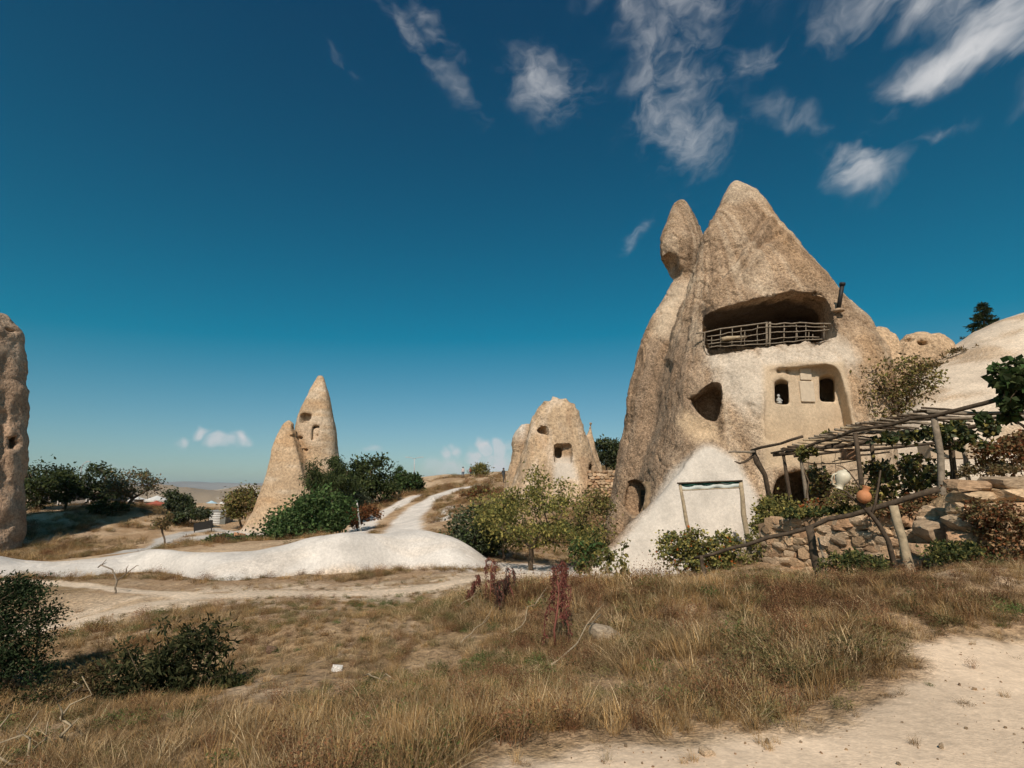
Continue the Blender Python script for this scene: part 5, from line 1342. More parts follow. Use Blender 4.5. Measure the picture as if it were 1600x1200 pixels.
def build_branch():
    root = empty('dead_branch_stand', on(P(1402, 890, 9.6)), 'dead dark branch planted upright, holding the jug and pot', 'dead tree'); Y = 9.7
    mb = MB(); mb.tube([on(P(1403, 892, Y), -.1), P(1388, 845, Y), P(1372, 818, Y), P(1362, 805, Y), P(1352, 795, Y), P(1335, 780, Y + .1), P(1322, 768, Y + .15), P(1306, 762, Y + .2)], [.052, .043, .04, .036, .03, .024, .018, .01], 8); mb.build('trunk', M_WOODDARK, root)
    for pts, r in (([P(1362, 805, Y), P(1368, 785, Y), P(1373, 755, Y), P(1376, 735, Y + .05)], .025), ([P(1352, 795, Y), P(1349, 770, Y + .05), P(1340, 755, Y + .1), P(1327, 738, Y + .12)], .022), ([P(1327, 738, Y + .12), P(1318, 730, Y + .1), P(1305, 726, Y + .1)], .012), ([P(1335, 780, Y + .1), P(1318, 772, Y + .05), P(1300, 769, Y)], .012)):
        mb = MB(); mb.tube(pts, np.linspace(r, r * .5, len(pts)), 6); mb.build('branch', M_WOODDARK, root)
    # round orange pot pushed over the fork
    c = P(1350, 776, Y - .05); r = .118; root = empty('clay_pot', c, 'round orange clay pot hung on the dead branch', 'pot'); mt = mat_plain('orange_clay', (.48, .20, .085), .7, .18, 7, .3, .15)
    ax = unit(np.array((.35, -.1, 1.0))); mb = MB(); th = np.linspace(0, math.pi, 16); prof = [(r * math.sin(t) * (1 + .03 * math.cos(t)), -r * 1.02 * math.cos(t)) for t in th[:-2]]; mb.lathe(c, prof, 24, ax); mb.build('body', mt, root)
    top = c + ax * r * .9; mb = MB(); mb.lathe(top, [(.062, -.03), (.055, .02), (.06, .06), (.075, .085), (.065, .087), (.045, .04)], 20, ax); mb.build('neck', mt, root)
    # pale jug, mouth down
    c = P(1316, 748, Y + .1); ax = unit(np.array((.35, -.15, 1.0))); root = empty('pale_jug', c, 'cream glazed jug hung upside down on the dead branch', 'jug'); mt = mat_plain('cream_glaze', (.60, .54, .40), .45, .12, 6, .4, .1)
    mb = MB(); mb.lathe(c, [(.0, .15), (.05, .148), (.095, .12), (.125, .07), (.125, .01), (.105, -.05), (.075, -.10), (.055, -.14), (.06, -.18), (.075, -.20), (.06, -.198), (.04, -.15)], 24, ax); mb.build('body', mt, root)
    s = np.array((.9, -.2, -.3)); hp = [c + ax * a + unit(np.cross(ax, (0, 1, 0))) * b for a, b in ((-.16, .055), (-.15, .13), (-.07, .18), (.02, .175), (.06, .12))]; mb = MB(); mb.tube(hp, .016, 7); mb.build('handle', mt, root)
    mb = MB(); mb.lathe(c + ax * .145, [(.0, .03), (.03, .03), (.035, .0), (.05, -.01)], 12, ax); mb.build('foot', mt, root)


def build_left_park():
    """things under the far trees at the left"""
    Y = 69.0; wht = mat_plain('white_paint', (.62, .60, .56), .7, .08, 3, .2, .1); dk = mat_plain('dark_boards', (.06, .052, .045), .8, .3, 3, .2, .2); gls = mat_plain('dark_glass', (.015, .017, .018), .15, .1, 2, .5, 0)
    b = P(95, 797, Y); root = empty('low_building', b, 'low dark park building with white window frames under the trees', 'building')
    a0 = P(48, 797, Y); a1 = P(150, 797, Y); w = a1[0] - a0[0]; zb = float(gz(b[0], b[1] + 1.5)); zt = P(95, 770, Y)[2]; zb = min(zb, b[2]); cx = (a0[0] + a1[0]) / 2
    mb = MB(); mb.box((cx, Y + 2.6, (zb + zt) / 2 - .1), (w, 5, zt - zb + .2)); mb.build('wall', mat_plain('grey_render', (.24, .21, .18), .9, .15, 2, .1, .2), root, smooth=False)
    mb = MB(); mb.box((cx + .3, Y + 2.4, zt + .18), (w + 1.6, 6.6, .28)); mb.build('roof', mat_plain('tan_roof', (.40, .33, .26), .9, .15, 2, .1, .2), root, smooth=False)
    for (x0, x1, y0, y1) in ((66, 74, 777, 789), (77, 92, 775, 789), (94, 110, 775, 789), (134, 141, 779, 787)):
        p, q = P(x0, y1, Y), P(x1, y0, Y); c = (p + q) / 2; ww, hh = q[0] - p[0], q[2] - p[2]; fr = MB()
        for sx in (-1, 1): fr.box((c[0] + sx * ww / 2, Y + .04, c[2]), (.12, .16, hh + .12))
        for sz in (-1, 1): fr.box((c[0], Y + .035, c[2] + sz * hh / 2), (ww - .12, .15, .12))
        f = fr.build('window', wht, root, smooth=False); pn = MB(); pn.box((c[0], Y + .08, c[2]), (ww - .1, .05, hh - .1)); o = pn.build('pane', gls, f, off=tuple(root.location), smooth=False)
    bl = empty('low_parapet', P(85, 797, Y - 2), 'long pale parapet in front of the low park building', 'wall'); mb = MB(); p, q = P(40, 800, Y - 2), P(125, 796, Y - 2); mb.box(((p + q) / 2), (q[0] - p[0], .3, q[2] - p[2] + .6)); mb.build('parapet', mat_plain('pale_render', (.42, .37, .31), .9, .1, 3, .1, .2), bl, smooth=False)
    def canopy(nm, label, px0, px1, py0, py1, Y, mat, peaks, leg_py, ncol=24):
        c = P((px0 + px1) / 2, leg_py, Y); root = empty(nm, c, label, 'canopy' if peaks > 1 else 'parasol'); a, b = P(px0, py1, Y), P(px1, py0, Y); W = (b[0] - a[0]) / peaks; H = b[2] - a[2]
        for k in range(peaks):
            cxx = a[0] + W * (k + .5); n = 8; rim = [(cxx + W * .52 * math.cos(t), Y + W * .52 * math.sin(t), a[2]) for t in np.linspace(0, 2 * math.pi, n, endpoint=False) + .39]
            mid = [(cxx + W * .2 * math.cos(t), Y + W * .2 * math.sin(t), a[2] + H * .55) for t in np.linspace(0, 2 * math.pi, n, endpoint=False) + .39]
            low = [(p[0], p[1], p[2] - .22) for p in rim]; v = low + rim + mid + [(cxx, Y, a[2] + H)]; q = [(i, (i + 1) % n, n + (i + 1) % n, n + i) for i in range(n)] + [(n + i, n + (i + 1) % n, 2 * n + (i + 1) % n, 2 * n + i) for i in range(n)]; t = [(2 * n + i, 2 * n + (i + 1) % n, 3 * n) for i in range(n)]
            mb = MB(); mb.add(v, q, t); mb.build('cover', mat, root, smooth=False); mb = MB(); mb.tube([(cxx, Y, c[2] - .3), (cxx, Y, a[2] + H * .9)], .05, 6); mb.build('pole', wht, root)
    red = mat_plain('red_cloth', (.42, .11, .07), .8, .1, 3, .2, .1); blu = mat_plain('pale_blue_cloth', (.38, .52, .58), .8, .1, 3, .2, .1)
    canopy('white_canopy', 'white twin-peaked canopy under the thin-leaved brown tree', 193, 263, 774, 781, 74, wht, 2, 797)
    canopy('red_parasol', 'faded red parasol in front of the white canopy', 230, 259, 782, 787, 70, red, 1, 798)
    canopy('blue_canopy', 'pale blue and white canopy behind the ribbed kiosk', 318, 343, 782, 788, 92, blu, 1, 797); canopy('white_parasol', 'white parasol right of the pale blue canopy', 338, 354, 784, 789, 94, wht, 1, 797)
    # benches with people-height tables below the red parasol
    for i, (px, lab) in enumerate(((236, 'dark picnic table under the faded red parasol'), (212, 'dark picnic table under the white canopy'))):
        p = on(P(px, 800, 70 + 3 * (i == 1))); root = empty('picnic_table', p, lab, 'table'); mb = MB(); mb.box(p + np.array((0, 0, .74)), (1.6, .8, .06)); mb.build('table_top', dk, root, smooth=False)
        for sx in (-1, 1):
            mb = MB(); mb.box(p + np.array((sx * .6, 0, .35)), (.08, .6, .72)); mb.build('leg', dk, root, smooth=False); mb = MB(); mb.box(p + np.array((0, sx * .7, .43)), (1.6, .25, .05)); mb.build('seat', dk, root, smooth=False)
    # ribbed kiosk
    Y = 62.0; p = P(340, 824, Y); a, b = P(325.5, 824, Y), P(345, 799, Y); zb = min(float(gz(p[0], Y)), a[2]); root = empty('ribbed_kiosk', p, 'small white ribbed-metal kiosk left of the split rock', 'kiosk'); w, h = b[0] - a[0], b[2] - zb
    mb = MB(); mb.box(((a[0] + b[0]) / 2 + .3, Y + .9, zb + h / 2), (w + .6, 1.7, h)); mb.build('body', mat_plain('grey_steel', (.16, .16, .14), .7, .15, 3, .3, .2), root, smooth=False)
    for i in range(9): mb = MB(); mb.tube([(a[0], Y + .05, zb + h * (i + .5) / 9), (b[0], Y + .05, zb + h * (i + .5) / 9)], h / 19, 8); mb.build('rib', wht, root)
    mb = MB(); mb.box(((a[0] + b[0]) / 2 + .3, Y + .9, zb + h + .06), (w + .9, 2.0, .12)); mb.build('roof', mat_plain('grey_roof', (.3, .3, .28), .7, .1, 3, .2, .1), root, smooth=False)
    # black board on legs
    Y = 53.0; p = P(317, 838, Y); root = empty('notice_board', on(p), 'tilted black notice board on legs beside the gully path', 'sign board'); a, b = P(302, 829, Y), P(331, 813, Y - 1.2)
    v = [P(302.5, 818, Y), P(331, 812.5, Y - .8), P(331, 825, Y - .8), P(302.5, 830, Y)]; v = np.array(v); v2 = v + np.array((.03, .12, 0)); mb = MB(); mb.add(np.concatenate([v, v2]), [(0, 1, 2, 3), (7, 6, 5, 4), (0, 4, 5, 1), (1, 5, 6, 2), (2, 6, 7, 3), (3, 7, 4, 0)]); mb.build('board', M_BLACK, root, smooth=False)
    for q in (v[3] + np.array((.05, .06, 0)), v[2] + np.array((-.05, .06, 0))): pole('leg', on(q, -.1), q + np.array((0, 0, .3)), .05, .05, M_BLACK, root, 1, .0)
    # street lamps
    m = mat_plain('grey_lamp_metal', (.42, .42, .42), .5, .05, 3, .4, 0)
    p = on(P(124, 796, 78)); t = P(127, 731, 78); root = empty('street_lamp', p, 'tall street lamp with one curved arm above the dark trees', 'street lamp', 'street lamps'); mb = MB(); mb.tube([p, (p * .5 + t * .5), t, P(130, 725, 78), P(136, 721.5, 78)], [.10, .08, .06, .05, .05], 7); mb.build('pole', m, root); mb = MB(); mb.box(P(138, 721, 78), (.55, .22, .1)); mb.build('lamp_head', m, root, smooth=False)
    Y = 96; p = on(P(647, 760, Y)); t = P(647.5, 717, Y); root = empty('street_lamp', p, 'tall street lamp with two arms on the hill behind the trees', 'street lamp', 'street lamps'); mb = MB(); mb.tube([p, t], [.12, .07], 7); mb.build('pole', m, root)
    for s in (-1, 1): mb = MB(); mb.tube([t, t + np.array((s * .5, 0, .2)), P(647.5 + s * 9, 714.5, Y)], .045, 6); mb.build('arm', m, root); mb = MB(); mb.box(P(647.5 + s * 11, 714.3, Y), (.7, .25, .1)); mb.build('lamp_head', m, root, smooth=False)
    # pale house top on the far hill
    h = P(662, 752, 120); root = empty('hilltop_hut', h, 'small tan hut on the hill right of the double street lamp', 'hut'); mb = MB(); mb.box(h + np.array((0, 0, -.5)), (2.2, 2, 2.2)); mb.build('wall', mat_plain('tan_wall', (.48, .36, .25), .9, .1, 2, .1, .1), root, smooth=False); mb = MB(); mb.box(h + np.array((0, 0, .75)), (2.6, 2.4, .25)); mb.build('roof', mat_plain('pale_roof', (.6, .5, .4), .9, .1, 2, .1, .1), root, smooth=False)
    # leaning white marker post on the hill path
    p = on(P(566, 812, 39)); root = empty('marker_post', p, 'short leaning white post beside the white hill path', 'post'); pole('post', p - np.array((0, 0, .1)), P(557, 782, 39), .07, .05, mat_plain('white_post', (.6, .56, .5), .8, .15, 6, .2, .2), root, 3); 


def person(label, base, H, shirt, trousers, yaw, step, seed):
    """small walking figure: one skinned body with hair as its child"""
    s = H / 1.75; j = {'pelvis': (0, 0, .95), 'chest': (0, .02, 1.32), 'neck': (0, .02, 1.48), 'head': (0, .0, 1.60), 'crown': (0, 0, 1.70), 'shl': (-.18, .02, 1.40), 'ell': (-.25, .08, 1.14), 'wrl': (-.24, -.06, .92), 'hdl': (-.24, -.09, .84),
                       'shr': (.18, .02, 1.40), 'elr': (.25, .06, 1.14), 'wrr': (.23, .12, .90), 'hdr': (.23, .10, .82), 'hpl': (-.10, 0, .90), 'knl': (-.11, -step * .6, .50), 'anl': (-.11, -step * .2, .09), 'tol': (-.12, -step * .2 - .16, .04), 'hpr': (.10, 0, .90), 'knr': (.11, step * .25, .49), 'anr': (.11, step, .12), 'tor': (.12, step - .14, .04)}
    rad = {'pelvis': .15, 'chest': .16, 'neck': .06, 'head': .10, 'crown': .085, 'shl': .075, 'ell': .05, 'wrl': .036, 'hdl': .04, 'shr': .075, 'elr': .05, 'wrr': .036, 'hdr': .04, 'hpl': .10, 'knl': .068, 'anl': .045, 'tol': .04, 'hpr': .10, 'knr': .068, 'anr': .045, 'tor': .04}
    ed = [('pelvis', 'chest'), ('chest', 'neck'), ('neck', 'head'), ('head', 'crown'), ('chest', 'shl'), ('shl', 'ell'), ('ell', 'wrl'), ('wrl', 'hdl'), ('chest', 'shr'), ('shr', 'elr'), ('elr', 'wrr'), ('wrr', 'hdr'), ('pelvis', 'hpl'), ('hpl', 'knl'), ('knl', 'anl'), ('anl', 'tol'), ('pelvis', 'hpr'), ('hpr', 'knr'), ('knr', 'anr'), ('anr', 'tor')]
    ks = list(j); me = bpy.data.meshes.new('body'); me.from_pydata([tuple(np.array(j[k]) * s) for k in ks], [(ks.index(a), ks.index(b)) for a, b in ed], [])
    root = empty('person', base, label, 'person', 'walkers on the hill'); root.rotation_euler = (0, 0, yaw)
    o = link('body', me, None, root); md = o.modifiers.new('skin', 'SKIN')
    for i, k in enumerate(ks): me.skin_vertices[0].data[i].radius = (rad[k] * s, rad[k] * s * (.75 if k in ('chest', 'pelvis') else 1)); me.skin_vertices[0].data[i].use_root = (k == 'pelvis')
    sb = o.modifiers.new('sub', 'SUBSURF'); sb.levels = sb.render_levels = 2
    m, nt, bs = node_mat('clothes_%d' % seed); tc = nt.nodes.new('ShaderNodeTexCoord'); sp = nt.nodes.new('ShaderNodeSeparateXYZ'); nt.links.new(tc.outputs['Object'], sp.inputs[0]); cr = nt.nodes.new('ShaderNodeValToRGB'); cr.color_ramp.interpolation = 'CONSTANT'
    nt.links.new(mathn(nt, 'DIVIDE', sp.outputs[2], H), cr.inputs[0]); el = cr.color_ramp.elements; el[0].position = 0; el[0].color = (.03, .025, .02, 1); el[1].position = .06; el[1].color = (*trousers, 1); e = el.new(.54); e.color = (*shirt, 1); e = el.new(.845); e.color = (.42, .25, .17, 1)
    nt.links.new(cr.outputs[0], bs.inputs['Base Color']); bs.inputs['Roughness'].default_value = .8; me.materials.append(m)
    mb = MB(); mb.lathe(np.array((0, .02, 1.62)) * s, [(.118 * s, -.05 * s), (.125 * s, .02 * s), (.11 * s, .09 * s), (.06 * s, .14 * s), (0, .155 * s)], 12); h = link('hair', mb.mesh('hair'), mat_plain('dark_hair_%d' % seed, (.03, .02, .015), .6, .2, 9, .3, .1), root)


build_railing(); build_pipe(); build_figurine(); build_frame(); build_pergola(); build_wall(); build_fence(); build_branch(); build_left_park()
person('walker in a red top on the hill path near the crest', on(P(735, 753, 86)), 1.72, (.40, .06, .05), (.04, .045, .07), .4, .28, 1)
person('walker in a pale top just left of the one in red', on(P(723, 756, 82)), 1.65, (.55, .45, .42), (.05, .06, .09), -.3, .22, 2)
person('walker in dark clothes beside the left edge of the domed rock', on(P(787, 748, 64)), 1.75, (.04, .045, .05), (.05, .045, .04), .8, .2, 3)

# ------------------------------------------------------------------ dry grass, scrub, weeds
def blades(n, H, r0, rnd, col, lean=.35, bend=.5, wid=.006, seg=3, flat=0.0):
    """a tuft of n grass blades"""
    a = rnd.uniform(0, 2 * math.pi, n); rr = r0 * np.sqrt(rnd.uniform(0, 1, n)); base = np.stack([rr * np.cos(a), rr * np.sin(a), np.full(n, -.02)], 1)
    az = a + rnd.normal(0, 1.0, n); h = H * rnd.uniform(.45, 1.1, n); ln = np.abs(rnd.normal(0, lean, n)) + flat; d = np.stack([np.cos(az) * np.sin(ln), np.sin(az) * np.sin(ln), np.cos(ln)], 1)
    bd = rnd.uniform(0, bend, n) * h; side = np.stack([-np.sin(az + rnd.normal(0, .8, n)), np.cos(az), 0 * az], 1)
    V = np.zeros((n, 2 * seg + 1, 3)); w = wid * rnd.uniform(.6, 1.4, n)
    for i in range(seg + 1):
        t = i / seg; p = base + d * (h * t)[:, None] + np.stack([np.cos(az) * bd * t * t, np.sin(az) * bd * t * t, -.45 * bd * t * t], 1)
        if i < seg: V[:, 2 * i] = p - side * (w * (1 - .55 * t))[:, None] * .5; V[:, 2 * i + 1] = p + side * (w * (1 - .55 * t))[:, None] * .5
        else: V[:, 2 * seg] = p
    k = 2 * seg + 1; o = np.arange(n)[:, None] * k
    Q = np.concatenate([o + np.array([[2 * i, 2 * i + 1, 2 * i + 3, 2 * i + 2]]) for i in range(seg - 1)]); T = o + np.array([[2 * seg - 2, 2 * seg - 1, 2 * seg]])
    col = np.asarray(col, float); c = col[rnd.choice(len(col), n)] * rnd.uniform(.7, 1.3, (n, 1)); tt = np.repeat(np.arange(k) // 2 / seg, 1)
    return V.reshape(-1, 3), Q, T, np.repeat(c, k, 0)


GOLD = [(.40, .245, .10), (.33, .19, .075), (.47, .31, .14), (.26, .15, .06)]
STRW = [(.45, .33, .18), (.37, .26, .135), (.52, .39, .23), (.30, .205, .10)]
HAYB = [(.19, .115, .055), (.26, .165, .08), (.13, .08, .038), (.33, .22, .12)]
GGRN = [(.14, .12, .05), (.18, .15, .065), (.10, .09, .036), (.23, .185, .085)]
RUSW = [(.16, .075, .04), (.21, .10, .05), (.11, .055, .03), (.25, .14, .07)]
GREN = [(.085, .115, .035), (.065, .09, .028), (.11, .13, .045), (.14, .15, .055)]


def tuft(name, kind, rnd):
    mb_v, mb_q, mb_t, mb_c, n0 = [], [], [], [], 0
    def add(V, Q, T, C):
        nonlocal n0
        mb_v.append(V); mb_c.append(C)
        if Q is not None: mb_q.append(Q + n0)
        if T is not None: mb_t.append(T + n0)
        n0 += len(V)
    if kind == 'gold': add(*blades(65, .40, .14, rnd, GOLD, .38, .6, .0055)); add(*blades(14, .55, .12, rnd, STRW, .3, .6, .005))
    if kind == 'straw': add(*blades(50, .46, .14, rnd, STRW, .45, .8, .0055)); add(*blades(30, .3, .16, rnd, HAYB, .7, .7, .006))
    if kind == 'hay': add(*blades(60, .48, .18, rnd, STRW + HAYB, .5, .9, .0055, 4, .75)); add(*blades(40, .3, .18, rnd, HAYB, .5, .8, .006, 3, .4))
    if kind == 'brown': add(*blades(85, .30, .17, rnd, HAYB, .55, .7, .006)); add(*blades(25, .36, .15, rnd, GOLD, .4, .6, .005))
    if kind == 'grey':
        add(*blades(55, .26, .17, rnd, GGRN + HAYB[:1], .55, .7, .006)); n = 150; C = rnd.normal(0, 1, (n, 3)) * (.12, .12, .06) + (0, 0, .13); C[:, 2] = np.abs(C[:, 2]); V, Q = leaf_quads(C, unit(rnd.normal(0, 1, (n, 3)) + (0, 0, .5)), rnd.uniform(.025, .055, n), rnd, .4); add(V, Q, None, np.repeat(np.array(GGRN)[rnd.choice(4, n)], 4, 0))
    if kind == 'rust':
        add(*blades(40, .42, .14, rnd, RUSW, .4, .4, .006)); n = 260; C = rnd.normal(0, 1, (n, 3)) * (.13, .13, .11) + (0, 0, .26); C[:, 2] = np.abs(C[:, 2]); V, Q = leaf_quads(C, unit(rnd.normal(0, 1, (n, 3))), rnd.uniform(.015, .035, n), rnd, .6); add(V, Q, None, np.repeat(np.array(RUSW)[rnd.choice(4, n)], 4, 0))
    if kind == 'green':
        add(*blades(60, .24, .17, rnd, GREN, .5, .6, .006)); n = 170; C = rnd.normal(0, 1, (n, 3)) * (.13, .13, .05) + (0, 0, .10); C[:, 2] = np.abs(C[:, 2]); V, Q = leaf_quads(C, unit(rnd.normal(0, 1, (n, 3)) + (0, 0, .6)), rnd.uniform(.025, .06, n), rnd, .5); add(V, Q, None, np.repeat(np.array(GREN)[rnd.choice(4, n)], 4, 0))
    f = [np.concatenate(mb_q)] + ([np.concatenate(mb_t)] if mb_t else [])
    me = mk_mesh(name, np.concatenate(mb_v), f, np.concatenate(mb_c), False); me.materials.append(M_GRASS)
    return bpy.data.objects.new(name, me)


def gn_scatter(name, pts, rot, scl, idx, coll, label_kind='stuff'):
    """one object whose points carry instances of the tufts in a collection"""
    me = bpy.data.meshes.new(name); me.vertices.add(len(pts)); me.vertices.foreach_set('co', np.asarray(pts, np.float32).ravel())
    for nm, ty, dat in (('rot', 'FLOAT_VECTOR', rot), ('scl', 'FLOAT_VECTOR', scl), ('idx', 'INT', idx)):
        at = me.attributes.new(nm, ty, 'POINT'); at.data.foreach_set('value' if ty == 'INT' else 'vector', np.asarray(dat, np.int32 if ty == 'INT' else np.float32).ravel())
    o = link(name, me); o['kind'] = label_kind
    ng = bpy.data.node_groups.new(name, 'GeometryNodeTree'); ng.interface.new_socket('Geometry', in_out='INPUT', socket_type='NodeSocketGeometry'); ng.interface.new_socket('Geometry', in_out='OUTPUT', socket_type='NodeSocketGeometry')
    N, L = ng.nodes, ng.links; gi, go = N.new('NodeGroupInput'), N.new('NodeGroupOutput'); ip = N.new('GeometryNodeInstanceOnPoints'); ci = N.new('GeometryNodeCollectionInfo'); mp = N.new('GeometryNodeMeshToPoints')
    ci.inputs['Collection'].default_value = coll; ci.inputs['Separate Children'].default_value = True; ci.inputs['Reset Children'].default_value = True
    def attr(nm, ty): n = N.new('GeometryNodeInputNamedAttribute'); n.data_type = ty; n.inputs[0].default_value = nm; return n.outputs[0]
    er = N.new('FunctionNodeEulerToRotation'); L.new(attr('rot', 'FLOAT_VECTOR'), er.inputs[0])
    L.new(gi.outputs[0], mp.inputs['Mesh']); L.new(mp.outputs[0], ip.inputs['Points']); L.new(ci.outputs[0], ip.inputs['Instance']); ip.inputs['Pick Instance'].default_value = True
    L.new(attr('idx', 'INT'), ip.inputs['Instance Index']); L.new(er.outputs[0], ip.inputs['Rotation']); L.new(attr('scl', 'FLOAT_VECTOR'), ip.inputs['Scale']); L.new(ip.outputs[0], go.inputs[0])
    md = o.modifiers.new('scatter', 'NODES'); md.node_group = ng
    return o


KINDS = ['gold', 'straw', 'hay', 'brown', 'grey', 'rust', 'green']; NV = 3
TUFTS = bpy.data.collections.new('tuft_library')
_r = np.random.RandomState(21)
for i, k in enumerate(KINDS):
    for v in range(NV): TUFTS.objects.link(tuft('t%02d_%s' % (i * NV + v, k), k, _r))
# collection children are handed out in name order, which the t00.. names keep


def zone(px, py, cx, cy, rx, ry): return np.exp(-(((px - cx) / rx) ** 2 + ((py - cy) / ry) ** 2))


def build_grass():
    rnd = np.random.RandomState(33); N = 60000
    r = rnd.uniform(3.3, 19.5, N); th = rnd.uniform(-.96, .96, N); x, y = r * np.sin(th), r * np.cos(th)
    px, py = proj(x, y, gz0(x, y)); n1 = fbm(x * .8, y * .8, 5.0, 3); n2 = fbm(x * .35, y * .35, 15.0, 3)
    dp = path_fg(x, y) + .16 * fbm(x * 1.7, y * 1.7, 6.0, 4); dm = np.minimum(line_sd(x, y, T_MID), line_sd(x, y, T_UP) + .15)
    ap = G(1000, 896, 12, 30); bare = sstep(.6, -.2, poly_sd(x, y, world_line([(60, 995, 8, 25), (110, 930, 10, 25), (250, 930, 10, 25), (470, 928, 10, 25), (300, 948, 8, 25), (180, 968, 8, 25)])))
    k = np.full(N, 1.0) * sstep(-.02, .35, dp) * sstep(.45, .8, dm)
    far = sstep(12.5, 15.5, r); k *= 1 - .72 * far * (px < 1000); k *= 1 - .85 * bare
    k *= sstep(1.6, 2.6, np.hypot((x - ap[0]) / 1.5, y - ap[1])) * np.where((y > 17.0), .45, 1)
    k *= np.where(y > np.interp(x / y, WALLA, WALLY) - .15, (x / y < WALLA[0]) * 1.0, 1)
    k *= .55 + .45 * sstep(-.5, .2, n1 + .4 * n2)
    # bare earth patches between the tufts
    for (cx, cy, rx, ry, s) in ((440, 1030, 60, 22, .8), (560, 990, 70, 16, .5), (940, 1000, 40, 12, .5), (1460, 900, 70, 18, .6), (1560, 905, 60, 20, .7), (1390, 1070, 60, 22, .6), (320, 1010, 60, 14, .4)): k *= 1 - s * zone(px, py, cx, cy, rx, ry)
    k *= .25 + .75 * sstep(-.35, .15, fbm(x * 1.1, y * 1.1, 77.0, 3)); keep = rnd.uniform(0, 1, N) < k * .50
    # thin scatter of tiny tufts reaching into the road
    edge = (dp < .1) & (dp > -.9) & (rnd.uniform(0, 1, N) < .02 * sstep(-.9, .1, dp)); keep |= edge
    sel = np.nonzero(keep)[0]; x, y, px, py, n1, n2, dp, dm = (a[sel] for a in (x, y, px, py, n1, n2, dp, dm)); edge = edge[sel]; M = len(sel)
    nz_ = fbm(x * 1.3, y * 1.3, 40.0, 2)
    W = np.zeros((M, 7)) + .03
    W[:, 0] += .30 + .9 * zone(px, py, 1100, 950, 190, 60) + 1.0 * zone(px, py, 900, 1150, 400, 40) + .5 * sstep(.8, .2, dp) + .4 * zone(px, py, 620, 1120, 220, 60)
    W[:, 1] += .30 + .6 * zone(px, py, 800, 980, 120, 50) + .5 * zone(px, py, 520, 1000, 160, 40) + .8 * (py < 925)
    W[:, 2] += .45 + 1.1 * zone(px, py, 820, 985, 130, 60) + .8 * zone(px, py, 1050, 1050, 200, 40) + .6 * zone(px, py, 1200, 960, 100, 60) + .5 * zone(px, py, 1420, 930, 140, 30)
    W[:, 3] += .60 + 1.6 * zone(px, py, 250, 1060, 320, 110) + .5 * zone(px, py, 150, 1150, 200, 60)
    W[:, 4] += .18 + .8 * zone(px, py, 480, 950, 240, 25) + .7 * zone(px, py, 720, 1060, 160, 40) + 1.0 * zone(px, py, 1300, 910, 160, 25) + .7 * zone(px, py, 1480, 985, 150, 18)
    W[:, 5] += .10 + .7 * zone(px, py, 1520, 930, 100, 40) + 1.0 * zone(px, py, 1330, 1000, 90, 40) + .7 * zone(px, py, 1270, 950, 60, 30) + .5 * zone(px, py, 780, 1110, 120, 40) + .4 * zone(px, py, 900, 1000, 80, 40)
    W[:, 6] += .04 + 1.6 * zone(px, py, 640, 940, 60, 18) + 1.5 * zone(px, py, 590, 1100, 60, 25) + .9 * zone(px, py, 740, 1040, 80, 22) + .7 * zone(px, py, 880, 1055, 50, 14) + .6 * zone(px, py, 1240, 1120, 50, 20) + .8 * zone(px, py, 1180, 930, 60, 25)
    W *= np.exp(1.3 * np.stack([np.sin(n1 * 7 + i * 2.1) + np.sin(n2 * 9 + i) for i in range(7)], 1) * .5)
    cw = np.cumsum(W, 1) / W.sum(1, keepdims=True); kd = (rnd.uniform(0, 1, (M, 1)) > cw).sum(1).clip(0, 6)
    sc = rnd.uniform(.38, .95, M) * (.72 + .5 * zone(px, py, 1120, 960, 240, 80) + .25 * zone(px, py, 850, 960, 160, 60)) * (.85 + .55 * n2) * np.where(dp < .35, .6, 1) * np.where(py < 925, .7, 1) * np.where(dm < 1.0, .7, 1)
    sc = np.where(edge, rnd.uniform(.12, .3, M), sc)
    pts = np.stack([x, y, gz(x, y)], 1); tilt = np.stack([rnd.normal(0, .12, M), rnd.normal(0, .12, M), rnd.uniform(0, 6.28, M)], 1)
    S = np.stack([sc * 1.15, sc * 1.15, sc * rnd.uniform(.75, 1.15, M)], 1)
    print('TUFTS', M)
    gn_scatter('dry_grass', pts, tilt, S, kd * NV + rnd.randint(0, NV, M), TUFTS)
    # mid-distance scrub: gully slope, hill, foot of the white bank, ground under the trees
    N = 22000; r = np.exp(rnd.uniform(math.log(18), math.log(92), N)); th = rnd.uniform(-.93, .55, N); x, y = r * np.sin(th), r * np.cos(th); px, py = proj(x, y, gz0(x, y))
    n = fbm(x * .22, y * .22, 12, 5); n2 = fbm(x * .6, y * .6, 3, 3)
    dpth = np.minimum(np.minimum(line_sd(x, y, T_HA) - 1.2, line_sd(x, y, T_HB) - 1.5), line_sd(x, y, T_LEFT) - 1.1)
    k = sstep(-.2, .2, n + .3 * n2) * sstep(-.1, .4, dpth) * sstep(26, 30, r) * .9
    k = np.maximum(k, .55 * ((r > 23.5) & (r < 30) & (px > 740) & (px < 960)))
    ry_ = 21.6 + .8 * np.sin(px * .011) + .4 * np.sin(px * .03 + 1); k = np.where((y > ry_ - 2.9) & (y < ry_ - 1.5) & (px < 780), .5 + .5 * (n2 > .0), np.where((y < ry_ + 2.8) & (px < 800), 0, k))
    apw = P(385, 835, 48); k *= sstep(4, 6.5, np.hypot(x - apw[0], y - apw[1] + 1))
    k = np.where((r < 24) & (px > 780), 0, k); k = np.where(px > 965, 0, k)
    s = rnd.uniform(0, 1, N) < k; x, y, px, py, r = x[s], y[s], px[s], py[s], r[s]; M = len(x)
    kd = np.array([0, 1, 3, 4, 5])[rnd.choice(5, M, p=[.30, .15, .30, .15, .10])]; sc = rnd.uniform(.5, 1.2, M) * np.clip(r / 34, .75, 1.9)
